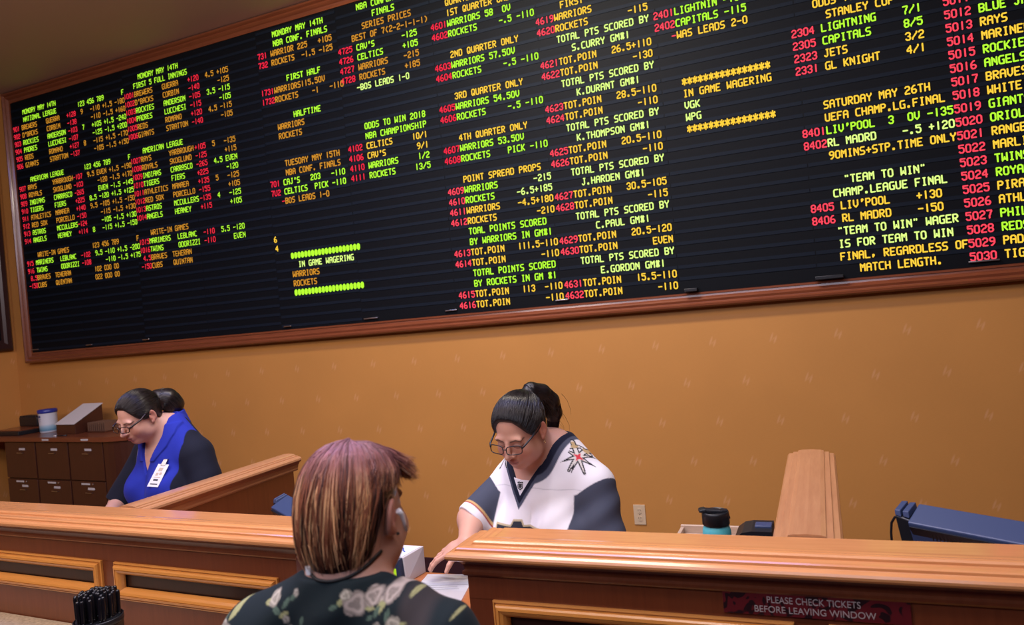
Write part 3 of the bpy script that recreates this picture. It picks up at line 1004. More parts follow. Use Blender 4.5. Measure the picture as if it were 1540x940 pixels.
# ------------------------------------------------------------------ tellers' desk in the window opening and what stands on it
DZ = 0.92
dk = thing('teller_desk', 'orange wood desk top in the gap between the two counters', 'desk', (-1.0, 2.15, 0))
bm = boxm(-1.59 + 1.0, -0.19 + 1.0, 2.02 - 2.15, 2.33 - 2.15, DZ - 0.035, DZ, bevel=0.004)
box(bm, -1.59 + 1.0, -1.01 + 1.0, 1.87 - 2.15, 2.03 - 2.15, DZ - 0.035, DZ, bevel=0.004)
obj('desk_top', bm, M_desk, dk)
obj('desk_front', boxm(-1.58 + 1.0, -1.012 + 1.0, 1.90 - 2.15, 1.93 - 2.15, 0, DZ - 0.035), M_face, dk)
obj('desk_leg', boxm(-0.28 + 1.0, -0.22 + 1.0, 2.24 - 2.15, 2.3 - 2.15, 0, DZ - 0.035), M_face, dk)
obj('desk_leg', boxm(-1.45 + 1.0, -1.39 + 1.0, 2.06 - 2.15, 2.3 - 2.15, 0, DZ - 0.035), M_face, dk)


def sheet(name, label, c, ang, w_, l_, z, marks):
    t = thing(name, label, 'paper', (c[0], c[1], z), ang)
    bm = bmesh.new()
    n = 12
    g = [[bm.verts.new((-w_ / 2 + w_ * i / 4, -l_ / 2 + l_ * j / n, 0.0012 + 0.003 * (abs(j / n - 0.5) * 2) ** 3 + 0.0)) for j in range(n + 1)] for i in range(5)]
    for i in range(4):
        for j in range(n):
            bm.faces.new((g[i][j], g[i + 1][j], g[i + 1][j + 1], g[i][j + 1]))
    r = bmesh.ops.solidify(bm, geom=bm.faces[:], thickness=0.0006)
    obj('sheet', bm, M_white, t)
    bm = bmesh.new()
    for (x0, x1, y0, y1) in marks:
        k = 6
        for q in range(k):
            ya, yb = y0 + (y1 - y0) * q / k, y0 + (y1 - y0) * (q + 1) / k
            za, zb = [0.0024 + 0.003 * (abs(y_ / l_) * 2) ** 3 for y_ in (ya, yb)]
            bm.faces.new([bm.verts.new(v) for v in ((x0, ya, za), (x1, ya, za), (x1, yb, zb), (x0, yb, zb))])
    obj('print', bm, M_greyprint, t, 'grey printed band')
    return t


sheet('betting_sheet', 'white betting sheet with a grey printed band lying on the desk in front', (-1.256, 2.127), radians(14), 0.18, 0.26, DZ + 0.002,
      [(-0.088, 0.088, 0.085, 0.112), (-0.08, 0.05, 0.068, 0.071), (-0.08, 0.06, 0.05, 0.053), (-0.08, 0.02, 0.0, 0.003), (-0.08, 0.04, -0.04, -0.037)])
sheet('betting_sheet', 'plain white sheet sticking out behind the printed betting sheet', (-1.289, 2.238), radians(8), 0.19, 0.15, DZ, [(-0.08, 0.05, -0.03, -0.027)])

# ticket printer with its customer display
tp = thing('ticket_printer', 'pale grey ticket printer with dark customer display and lime price label', 'printer', (-1.56, 2.27, DZ))
hexa_pts = [(-0.13, -0.055, 0.0), (0.13, -0.055, 0.0), (0.145, 0.055, 0.0), (-0.13, 0.055, 0.0),
            (-0.13, -0.045, 0.088), (0.118, -0.045, 0.088), (0.145, 0.055, 0.098), (-0.13, 0.055, 0.098)]
bm = bmesh.new()
hexa(bm, hexa_pts, 0, 0.003)
obj('casing', bm, M_grey, tp)
bm = bmesh.new()
hexa(bm, [(-0.12, -0.048, 0.0885), (0.110, -0.042, 0.0885), (0.138, 0.048, 0.0975), (-0.12, 0.048, 0.0975),
          (-0.12, -0.048, 0.0895), (0.110, -0.042, 0.0895), (0.138, 0.048, 0.0985), (-0.12, 0.048, 0.0985)])
obj('top_plate', bm, plain('white_plastic', (0.75, 0.76, 0.8), 0.35), tp)
bm = bmesh.new()
tube(bm, [(0.04, -0.01, 0.0925), (0.055, 0.0, 0.0935), (0.068, 0.02, 0.0955), (0.078, 0.022, 0.0958), (0.088, 0.005, 0.094), (0.10, -0.005, 0.093)], 0.003, 6)
tube(bm, [(-0.02, -0.01, 0.0925), (0.0, 0.02, 0.0955), (0.02, 0.02, 0.0955), (0.03, -0.005, 0.093)], 0.003, 6)
obj('logo', bm, plain('logo_blue', (0.05, 0.12, 0.5), 0.4), tp)
bm = bmesh.new()
hexa(bm, [(-0.15, -0.085, 0.0), (0.125, -0.085, 0.0), (0.128, -0.056, 0.0), (-0.15, -0.056, 0.0),
          (-0.15, -0.062, 0.085), (0.108, -0.062, 0.085), (0.115, -0.0465, 0.088), (-0.15, -0.0465, 0.088)], 0, 0.003)
obj('display', bm, plain('display_navy', (0.02, 0.03, 0.06), 0.3), tp, 'dark navy customer display')
bm = bmesh.new()
q = lambda x, s: (x, -0.0855 + 0.0233 * s / 0.085 - 0.0006, s)
bm.faces.new([bm.verts.new(v) for v in (q(0.066, 0.022), q(0.106, 0.022), q(0.100, 0.056), q(0.066, 0.056))])
obj('price_label', bm, emit('lime_display', (0.55, 0.85, 0.02), 0.9), tp, 'lime green lit label')
text_part(tp, '00', 0.018, (0.086, -0.0815, 0.028), (PI / 2 - 0.27, 0, 0), M_ink, 0.9)


# betting terminals (touch screens seen from behind)
def terminal(label, p_top_left, p_top_right, depth, loc_z, tilt=0.35, height=0.24, thick=0.075):
    """back of a reclined touch screen: slab between two top corners, leaning away"""
    A, B = Vector(p_top_left), Vector(p_top_right)
    t = thing('betting_terminal', label, 'computer terminal', ((A.x + B.x) / 2, (A.y + B.y) / 2, loc_z))
    O = t.location.copy()
    ux = (B - A).normalized()
    back = Vector((ux.y, -ux.x, 0))           # towards the customers
    L = (B - A).length
    up = Vector((0, 0, 1))

    def P(u, v, z):
        return A + ux * u + back * v + up * z - O
    bm = bmesh.new()
    # slanted slab whose top face slopes towards the customers
    hexa(bm, [P(0.02, 0.03, -height), P(L, 0.03, -height), P(L, -0.05, -height), P(0.02, -0.05, -height),
              P(0, thick, -0.035), P(L, thick, -0.035), P(L, 0, 0), P(0, 0, 0)], 0, 0.004)
    obj('housing', bm, M_terminal, t)
    bm = bmesh.new()
    hexa(bm, [P(0.015, 0.050, -0.105), P(L, 0.050, -0.105), P(L, 0.03, -0.105), P(0.015, 0.03, -0.105),
              P(0.004, thick + 0.004, -0.045), P(L, thick + 0.004, -0.045), P(L, 0.03, -0.045), P(0.004, 0.03, -0.045)], 0, 0.002)
    obj('vent_panel', bm, M_blackgloss, t, 'black vented back panel')
    bm = bmesh.new()
    for k in range(28):
        u = 0.06 + k * (L - 0.1) / 28
        hexa(bm, [P(u, 0.058, -0.095), P(u + 0.003, 0.058, -0.095), P(u + 0.003, 0.05, -0.095), P(u, 0.05, -0.095),
                  P(u, 0.0745, -0.055), P(u + 0.003, 0.0745, -0.055), P(u + 0.003, 0.06, -0.055), P(u, 0.06, -0.055)])
    obj('vent_slots', bm, M_black, t)
    bm = bmesh.new()
    hexa(bm, [P(-0.012, 0.045, -height), P(0.022, 0.05, -height), P(0.022, -0.03, -height), P(-0.012, -0.03, -height),
              P(-0.045, 0.05, -0.03), P(0.004, 0.055, -0.038), P(0.002, 0.0, -0.012), P(-0.042, 0.0, -0.014)], 0, 0.003)
    obj('side_bracket', bm, M_black, t)
    for k in (0, 1):
        bm = bmesh.new()
        o = -0.044 + k * 0.022
        hexa(bm, [P(o, 0.05, -0.03), P(o + 0.017, 0.052, -0.032), P(o + 0.017, 0.0, -0.014), P(o, 0.0, -0.014),
                  P(o - 0.003, 0.046, -0.016), P(o + 0.014, 0.048, -0.014), P(o + 0.014, 0.0, 0.002), P(o - 0.003, 0.0, -0.001)], 0, 0.002)
        obj('card_reader_rail', bm, M_terminal, t)
    bm = bmesh.new()
    hexa(bm, [P(L * 0.25, 0.05, -(A.z - DZ) + 0.001), P(L * 0.75, 0.05, -(A.z - DZ) + 0.001), P(L * 0.75, -0.09, -(A.z - DZ) + 0.001), P(L * 0.25, -0.09, -(A.z - DZ) + 0.001),
              P(L * 0.3, 0.02, -height + 0.01), P(L * 0.7, 0.02, -height + 0.01), P(L * 0.7, -0.04, -height + 0.01), P(L * 0.3, -0.04, -height + 0.01)], 0, 0.004)
    obj('stand', bm, M_black, t)
    bm = bmesh.new()
    tube(bm, [P(-0.04, 0.03, -0.035), P(-0.055, 0.03, -0.042), P(-0.066, 0.03, -0.06), P(-0.070, 0.03, -0.09), P(-0.070, 0.03, -(A.z - DZ) + 0.004)], 0.0035, 8)
    obj('cable', bm, M_black, t)
    return t


terminal('blue-black betting terminal with vented back at the right end of the counter', (0.205, 2.30, 1.214), (0.51, 2.12, 1.207), 0.1, DZ)
terminal('small blue-black betting terminal behind the left counter, half hidden by the customer', (-2.13, 2.45, 1.163), (-1.80, 2.25, 1.155), 0.1, DZ)
# side desks carrying the terminals
for lab, x0, x1, y0, y1 in (('orange wood desk behind the far left counter before the person in blue', -3.9, -2.74, 2.18, 2.50), ('orange wood desk behind the left counter under the small terminal', -2.52, -1.68, 2.11, 2.58), ('orange wood desk behind the right counter under the blue-black terminal', 0.02, 1.2, 2.03, 2.58)):
    o = thing('teller_desk', lab, 'desk', ((x0 + x1) / 2, (y0 + y1) / 2, 0))
    h, g = (x1 - x0) / 2, (y1 - y0) / 2
    obj('desk_top', boxm(-h, h, -g, g, DZ - 0.035, DZ, bevel=0.004), M_desk, o)
    for sx in (-1, 1):
        a, b = sorted((sx * (h - 0.02), sx * (h - 0.07)))
        obj('desk_leg', boxm(a, b, g - 0.09, g - 0.03, 0, DZ - 0.035), M_face, o)
        obj('desk_leg', boxm(a, b, -g + 0.03, -g + 0.09, 0, DZ - 0.035), M_face, o)

o = thing('side_table', 'small wood side table under the pale organiser behind the bottle', 'table', (-0.395, 2.45, 0))
obj('table_top', boxm(-0.205, 0.205, -0.115, 0.115, DZ - 0.035, DZ, bevel=0.004), M_desk, o)
for sx in (-1, 1):
    for sy in (-1, 1):
        obj('leg', boxm(sx * 0.18 - 0.02, sx * 0.18 + 0.02, sy * 0.09 - 0.02, sy * 0.09 + 0.02, 0, DZ - 0.035), M_face, o)

# bottle
bo = thing('water_bottle', 'turquoise water bottle with black flip lid standing behind the right counter', 'bottle', (-0.337, 2.20, DZ), radians(15))
bm = bmesh.new()
lathe(bm, [(0.036, 0), (0.041, 0.004), (0.041, 0.222), (0.0405, 0.232), (0.037, 0.244), (0.034, 0.249), (0.034, 0.254)], 40)
obj('bottle_body', bm, plain('turquoise_powder_coat', (0.09, 0.46, 0.52), 0.45, bump=0.15, bscale=800), bo)
bm = bmesh.new()
lathe(bm, [(0.038, 0.2495), (0.0395, 0.252), (0.0395, 0.282), (0.0385, 0.2875), (0.036, 0.289), (0.035, 0.285), (0.0, 0.284)], 40)
obj('lid', bm, M_black, bo, 'black lid')
bm = bmesh.new()
for k in range(9):
    pass
hexa(bm, [(-0.034, -0.013, 0.285), (0.030, -0.013, 0.285), (0.030, 0.013, 0.285), (-0.034, 0.013, 0.285),
          (-0.030, -0.011, 0.298), (0.012, -0.011, 0.2935), (0.012, 0.011, 0.2935), (-0.030, 0.011, 0.298)], 0, 0.003)
hexa(bm, [(-0.048, -0.016, 0.289), (-0.028, -0.018, 0.289), (-0.028, 0.018, 0.289), (-0.048, 0.016, 0.289),
          (-0.046, -0.015, 0.2965), (-0.028, -0.017, 0.299), (-0.028, 0.017, 0.299), (-0.046, 0.015, 0.2965)], 0, 0.002)
hexa(bm, [(0.020, -0.014, 0.266), (0.0415, -0.010, 0.266), (0.0415, 0.010, 0.266), (0.020, 0.014, 0.266),
          (0.016, -0.014, 0.2925), (0.036, -0.010, 0.2915), (0.036, 0.010, 0.2915), (0.016, 0.014, 0.2925)], 0, 0.002)
obj('flip_spout', bm, M_blackgloss, bo, 'black flip spout')

# wooden organiser behind the bottle
wo = thing('desk_organiser', 'light wooden open box organiser behind the turquoise bottle', 'box', (-0.335, 2.415, DZ))
M_pale = wood('pale_wood', (0.42, 0.30, 0.22), (0.52, 0.38, 0.28), (2, 14, 14), 0.45, 0.1)
bm = bmesh.new()
box(bm, -0.162, 0.162, 0.058, 0.07, 0, 0.158, bevel=0.002)
obj('back_board', bm, M_pale, wo)
for sx in (-1, 1):
    a, b = sorted((sx * 0.162, sx * 0.150))
    obj('side_board', boxm(a, b, -0.07, 0.058, 0, 0.152, bevel=0.002), M_pale, wo)
obj('front_board', boxm(-0.15, 0.15, -0.07, -0.058, 0, 0.10, bevel=0.002), M_pale, wo)
obj('shelf', boxm(-0.149, 0.149, -0.057, 0.057, 0.122, 0.132), M_pale, wo, 'pale inner shelf')
obj('base', boxm(-0.149, 0.149, -0.057, 0.057, 0.0, 0.01), M_pale, wo)

# black receipt device between bottle and divider
rd = thing('receipt_printer', 'small black receipt printer with blue cover between the bottle and the divider', 'printer', (-0.215, 2.20, DZ))
prof = [(-0.075, 0.0), (-0.075, 0.205), (-0.065, 0.228), (-0.045, 0.243), (-0.02, 0.248), (0.036, 0.248), (0.036, 0.0)]
bm = bmesh.new()
a = [bm.verts.new((x, -0.055, z)) for x, z in prof]
b = [bm.verts.new((x, 0.055, z)) for x, z in prof]
for i in range(len(prof)):
    j = (i + 1) % len(prof)
    bm.faces.new((a[i], a[j], b[j], b[i]))
bm.faces.new(a)
bm.faces.new(b[::-1])
bmesh.ops.recalc_face_normals(bm, faces=bm.faces[:])
obj('casing', bm, M_blackgloss, rd)
obj('cover', boxm(-0.038, 0.034, -0.062, 0.0, 0.12, 0.236, bevel=0.004), M_terminal, rd, 'blue-black cover')
obj('lever', boxm(-0.012, 0.034, -0.02, 0.02, 0.246, 0.254, bevel=0.002), M_terminal, rd)

# power outlet
ol = thing('power_outlet', 'ivory power outlet on the amber wall', 'outlet', (-1.178, WALL, 0.474))
M_ivory = plain('ivory_plastic', (0.62, 0.47, 0.30), 0.4)
obj('cover_plate', boxm(-0.038, 0.038, -0.007, -0.0005, -0.064, 0.064, bevel=0.002), M_ivory, ol)
for sz in (-1, 1):
    bm = bmesh.new()
    pts = [(0.017 * cos(t) if abs(0.017 * cos(t)) < 0.0145 else math.copysign(0.0145, cos(t)), sz * 0.024 + 0.017 * sin(t)) for t in [2 * PI * k / 24 for k in range(24)]]
    f0 = [bm.verts.new((x, -0.0095, z)) for x, z in pts]
    f1 = [bm.verts.new((x, -0.006, z)) for x, z in pts]
    for i in range(24):
        bm.faces.new((f0[i], f0[(i + 1) % 24], f1[(i + 1) % 24], f1[i]))
    bm.faces.new(f0)
    bmesh.ops.recalc_face_normals(bm, faces=bm.faces[:])
    s = obj('socket', bm, M_ivory, ol)
    bm = bmesh.new()
    box(bm, -0.008, -0.0055, -0.0102, -0.009, sz * 0.024, sz * 0.024 + 0.010)
    box(bm, 0.0055, 0.008, -0.0102, -0.009, sz * 0.024, sz * 0.024 + 0.010)
    lathe(bm, [(0.0025, 0), (0.0025, 0.0005)], 10, (0, -0.0098, sz * 0.024 - 0.008))
    obj('slot', bm, M_black, s)
bm = bmesh.new()
lathe(bm, [(0.003, 0), (0.003, 0.001)], 10)
bmesh.ops.rotate(bm, verts=bm.verts[:], cent=(0, 0, 0), matrix=Matrix.Rotation(PI / 2, 3, 'X'))
bmesh.ops.translate(bm, verts=bm.verts[:], vec=(0, -0.007, 0))
obj('screw', bm, M_steel, ol)

# filing cabinets along the wall at left
CR = radians(-4.0)
CO = Vector((-5.16, 4.02, 0))


def cpos(x, y, z=0):
    return CO + Vector((x * cos(CR) - y * sin(CR), x * sin(CR) + y * cos(CR), z))


CT = 1.15
wt = thing('worktop', 'dark reddish wood worktop with rounded end over the filing cabinets', 'worktop', CO, CR)
out = [(-1.93, 0.0)] + [(-0.14, 0.0)] + [(-0.14 + 0.40 * sin(t), 0.40 - 0.40 * cos(t)) for t in [PI / 2 * k / 10 for k in range(1, 11)]] + [(0.26, 0.43), (-1.93, 0.43)]
bm = bmesh.new()
a = [bm.verts.new((x, y - 0.02, CT - 0.038)) for x, y in out]
b = [bm.verts.new((x, y - 0.02, CT)) for x, y in out]
for i in range(len(out)):
    j = (i + 1) % len(out)
    bm.faces.new((a[i], a[j], b[j], b[i]))
bm.faces.new(a[::-1])
bm.faces.new(b)
bmesh.ops.bevel(bm, geom=[e for e in bm.edges if abs(e.verts[0].co.z - e.verts[1].co.z) < 1e-6], offset=0.006, segments=2, affect='EDGES')
bmesh.ops.recalc_face_normals(bm, faces=bm.faces[:])
obj('top', bm, M_cabtop, wt)
for x in (-0.84, -0.32):
    obj('edge_label', boxm(x - 0.045, x + 0.045, -0.022, -0.0205, CT - 0.026, CT - 0.012), M_label, wt, 'small white label')


def cabinet(label, x0, x1):
    t = thing('filing_cabinet', label, 'cabinet', cpos((x0 + x1) / 2, 0), CR)
    h = (x1 - x0) / 2
    obj('cabinet_body', boxm(-h, h, 0.018, 0.40, 0.0, CT - 0.040), M_cab, t)
    for k, (z0, z1) in enumerate(((0.80, 1.105), (0.475, 0.79), (0.06, 0.465))):
        d = obj('drawer', boxm(-h + 0.004, h - 0.004, 0.0, 0.018, z0, z1, bevel=0.002), M_cab, t)
        zc = z1 - 0.105
        bm = bmesh.new()
        box(bm, -0.035, 0.045, -0.010, -0.007, zc + 0.012, zc + 0.018)
        box(bm, -0.034, -0.030, -0.009, 0.001, zc + 0.012, zc + 0.018)
        box(bm, 0.040, 0.044, -0.009, 0.001, zc + 0.012, zc + 0.018)
        obj('handle', bm, M_steel, d, 'thin silver handle')
        obj('label_strip', boxm(-0.01, 0.075, -0.0018, -0.0003, zc + 0.038, zc + 0.056), M_label, d, 'white label strip')
        if k == 1:
            obj('label_strip', boxm(-0.09, 0.02, -0.0018, -0.0003, zc + 0.078, zc + 0.092), M_label, d, 'white label strip')
            bm = bmesh.new()
            lathe(bm, [(0.007, 0), (0.007, 0.004)], 12)
            bmesh.ops.rotate(bm, verts=bm.verts[:], cent=(0, 0, 0), matrix=Matrix.Rotation(PI / 2, 3, 'X'))
            bmesh.ops.translate(bm, verts=bm.verts[:], vec=(0.055, 0, zc + 0.085))
            obj('lock', bm, M_steel, d)
    return t


cabinet('dark wood filing cabinet under the slanted document stand, next to the rounded end', -0.57, -0.13)
cabinet('dark wood filing cabinet under the white wipes tub', -1.02, -0.58)
cabinet('dark wood filing cabinet in the corner at far left', -1.47, -1.03)
ep = thing('curved_end_panel', 'plain dark curved cabinet end below the rounded worktop corner', 'cabinet', cpos(-0.12, 0), CR)
bm = bmesh.new()
outp = [(0, 0.0)] + [(0.0 + 0.34 * sin(t), 0.34 - 0.34 * cos(t)) for t in [PI / 2 * k / 10 for k in range(1, 11)]] + [(0.34, 0.40), (0, 0.40)]
a = [bm.verts.new((x, y, 0)) for x, y in outp]
b = [bm.verts.new((x, y, CT - 0.040)) for x, y in outp]
for i in range(len(outp)):
    j = (i + 1) % len(outp)
    bm.faces.new((a[i], a[j], b[j], b[i]))
bm.faces.new(a[::-1])
bm.faces.new(b)
bmesh.ops.recalc_face_normals(bm, faces=bm.faces[:])
obj('end_panel', bm, M_cab, ep)

# things on the worktop
tb = thing('wipes_tub', 'white wipes tub with blue lid on the dark worktop', 'tub', cpos(-1.22, 0.24, CT), CR + 0.2)
bm = bmesh.new()
lathe(bm, [(0.064, 0), (0.068, 0.004), (0.070, 0.05), (0.0715, 0.10), (0.074, 0.172), (0.075, 0.178)], 40, mis=[0, 1, 1, 0, 0])


def tub_mat():
    m, nt, b = newmat('tub_print')
    tc = nt.nodes.new('ShaderNodeTexCoord')
    sp = nt.nodes.new('ShaderNodeSeparateXYZ')
    cr = nt.nodes.new('ShaderNodeValToRGB')
    e = cr.color_ramp.elements
    e[0].position = 0.012
    e[0].color = (0.55, 0.6, 0.68, 1)
    e[1].position = 0.02
    e[1].color = (0.10, 0.28, 0.42, 1)
    n = e.new(0.055)
    n.color = (0.32, 0.48, 0.58, 1)
    n = e.new(0.075)
    n.color = (0.62, 0.64, 0.68, 1)
    nt.links.new(tc.outputs['Object'], sp.inputs[0])
    nt.links.new(sp.outputs['Z'], cr.inputs['Fac'])
    nt.links.new(cr.outputs['Color'], b.inputs['Base Color'])
    b.inputs['Roughness'].default_value = 0.4
    return m


M_tub = tub_mat()
obj('tub_body', bm, [M_tub, M_tub], tb)
bm = bmesh.new()
lathe(bm, [(0.077, 0.172), (0.078, 0.176), (0.078, 0.196), (0.072, 0.204), (0.0, 0.206)], 40)
obj('tub_lid', bm, plain('blue_lid', (0.02, 0.03, 0.24), 0.35), tb, 'blue lid')
bm = bmesh.new()
rr = random.Random(2)
for (zz, hh, a0, a1) in ((0.135, 0.022, -2.05, -1.45), (0.118, 0.006, -1.95, -1.5), (0.10, 0.005, -1.9, -1.55)):
    k = int((a1 - a0) / 0.1)
    for i in range(k):
        t0, t1 = a0 + i * 0.1, a0 + i * 0.1 + 0.075
        r = 0.0742 if zz > 0.11 else 0.0725
        f = bm.faces.new([bm.verts.new((r * cos(t) + 0.0, r * sin(t), z)) for t, z in ((t0, zz), (t1, zz), (t1, zz + hh * rr.uniform(.6, 1)), (t0, zz + hh * rr.uniform(.6, 1)))])
obj('print', bm, plain('navy_print', (0.03, 0.05, 0.2), 0.5), tb)

ds = thing('document_stand', 'slanted wooden document stand covered by a white sheet on the dark worktop', 'document stand', cpos(-0.78, 0.27, CT), CR)
bm = bmesh.new()
hexa(bm, [(-0.13, -0.15, 0), (0.13, -0.15, 0), (0.13, 0.10, 0), (-0.13, 0.10, 0), (-0.13, -0.15, 0.085), (0.13, -0.15, 0.085), (0.13, 0.10, 0.215), (-0.13, 0.10, 0.215)], 0, 0.003)
obj('stand_body', bm, M_cab, ds)
bm = bmesh.new()
hexa(bm, [(-0.135, -0.16, 0.0835), (0.135, -0.16, 0.0835), (0.135, 0.105, 0.2212), (-0.135, 0.105, 0.2212), (-0.135, -0.16, 0.0875), (0.135, -0.16, 0.0875), (0.135, 0.105, 0.2252), (-0.135, 0.105, 0.2252)])
obj('sheet', bm, plain('grey_white_sheet', (0.62, 0.58, 0.56), 0.6), ds, 'white sheet')
sr = thing('slip_rack', 'low brown slatted rack of slips to the right of the document stand', 'rack', cpos(-0.50, 0.26, CT), CR)
bm = bmesh.new()
box(bm, -0.09, 0.14, -0.08, 0.08, 0, 0.012)
obj('rack_base', bm, M_cab, sr)
for k in range(9):
    x = -0.085 + k * 0.027
    obj('divider', boxm(x, x + 0.006, -0.075, 0.075, 0.012, 0.085, bevel=0.001), plain('brown_card', (0.14, 0.07, 0.04), 0.6), sr)
pn = thing('ballpoint_pen', 'white-tipped ballpoint pen lying on the worktop before the document stand', 'pen', cpos(-0.72, 0.03, CT), CR + 0.25)
bm = bmesh.new()
tube(bm, [(-0.03, 0, 0.006), (0.07, 0, 0.006)], 0.005, 10)
obj('barrel', bm, M_black, pn)
bm = bmesh.new()
tube(bm, [(-0.065, 0, 0.006), (-0.03, 0, 0.006)], [0.003, 0.0052], 10)
obj('tip', bm, M_white, pn)
bt = thing('black_tray', 'flat black tray with wooden inset on the worktop left of the wipes tub', 'tray', cpos(-1.57, 0.22, CT), CR)
obj('tray_body', boxm(-0.23, 0.21, -0.16, 0.14, 0.0, 0.035, bevel=0.005), M_black, bt)
obj('inset', boxm(-0.19, 0.17, -0.13, 0.11, 0.036, 0.042), M_cabtop, bt)
cp_ = thing('cash_printer', 'bulky black printer behind the flat tray in the corner', 'printer', cpos(-1.62, 0.32, CT + 0.042), CR)
bm = boxm(-0.15, 0.13, -0.02, 0.07, 0.0, 0.085, bevel=0.008)
obj('casing', bm, M_black, cp_)
bm = bmesh.new()
for k in range(7):
    box(bm, -0.145 + k * 0.039, -0.12 + k * 0.039, -0.015, 0.065, 0.084, 0.096, bevel=0.003)
obj('paper_slots', bm, M_black, cp_)
dp = thing('tape_dispenser', 'dark blue tape dispenser behind the wipes tub', 'tape dispenser', cpos(-1.025, 0.30, CT), CR)
bm = bmesh.new()
prof = [(-0.08, 0.0), (-0.08, 0.05), (-0.06, 0.085), (-0.02, 0.10), (0.02, 0.085), (0.035, 0.05), (0.08, 0.045), (0.085, 0.0)]
a = [bm.verts.new((x, -0.03, z)) for x, z in prof]
b = [bm.verts.new((x, 0.03, z)) for x, z in prof]
for i in range(len(prof)):
    j = (i + 1) % len(prof)
    bm.faces.new((a[i], a[j], b[j], b[i]))
bm.faces.new(a)
bm.faces.new(b[::-1])
bmesh.ops.recalc_face_normals(bm, faces=bm.faces[:])
obj('dispenser_body', bm, plain('dark_blue_plastic', (0.01, 0.015, 0.03), 0.35), dp)
bm = bmesh.new()
lathe(bm, [(0.03, -0.012), (0.03, 0.012)], 20)
bmesh.ops.rotate(bm, verts=bm.verts[:], cent=(0, 0, 0), matrix=Matrix.Rotation(PI / 2, 3, 'X'))
bmesh.ops.translate(bm, verts=bm.verts[:], vec=(-0.02, 0, 0.085))
obj('tape_roll', bm, plain('tape', (0.15, 0.12, 0.08), 0.4), dp)
# ------------------------------------------------------------------ implicit surfaces for the people
def smin(a, b, k):
    h = np.clip(0.5 + 0.5 * (b - a) / k, 0, 1)
    return b + (a - b) * h - k * h * (1 - h)


def smax(a, b, k):
    return -smin(-a, -b, k)


def sph(P, c, r):
    return np.linalg.norm(P - np.asarray(c, np.float32), axis=1) - r


def ell(P, c, r, R=None):
    q = P - np.asarray(c, np.float32)
    if R is not None:
        q = q @ np.asarray(R, np.float32)
    r = np.asarray(r, np.float32)
    k0 = np.linalg.norm(q / r, axis=1)
    k1 = np.linalg.norm(q / (r * r), axis=1) + 1e-9
    return k0 * (k0 - 1) / k1


def cone(P, a, b, ra, rb):
    """tapered capsule"""
    a = np.asarray(a, np.float32)
    b = np.asarray(b, np.float32)
    ab = b - a
    t = np.clip(((P - a) @ ab) / max(1e-9, float(ab @ ab)), 0, 1)
    return np.linalg.norm(P - a - t[:, None] * ab, axis=1) - (ra + (rb - ra) * t)


def chain(P, pts, rs, k=0.0):
    d = None
    for i in range(len(pts) - 1):
        e = cone(P, pts[i], pts[i + 1], rs[i], rs[i + 1])
        d = e if d is None else (np.minimum(d, e) if k == 0 else smin(d, e, k))
    return d


def polydist(P, pts):
    d = None
    for i in range(len(pts) - 1):
        e = cone(P, pts[i], pts[i + 1], 0, 0)
        d = e if d is None else np.minimum(d, e)
    return d


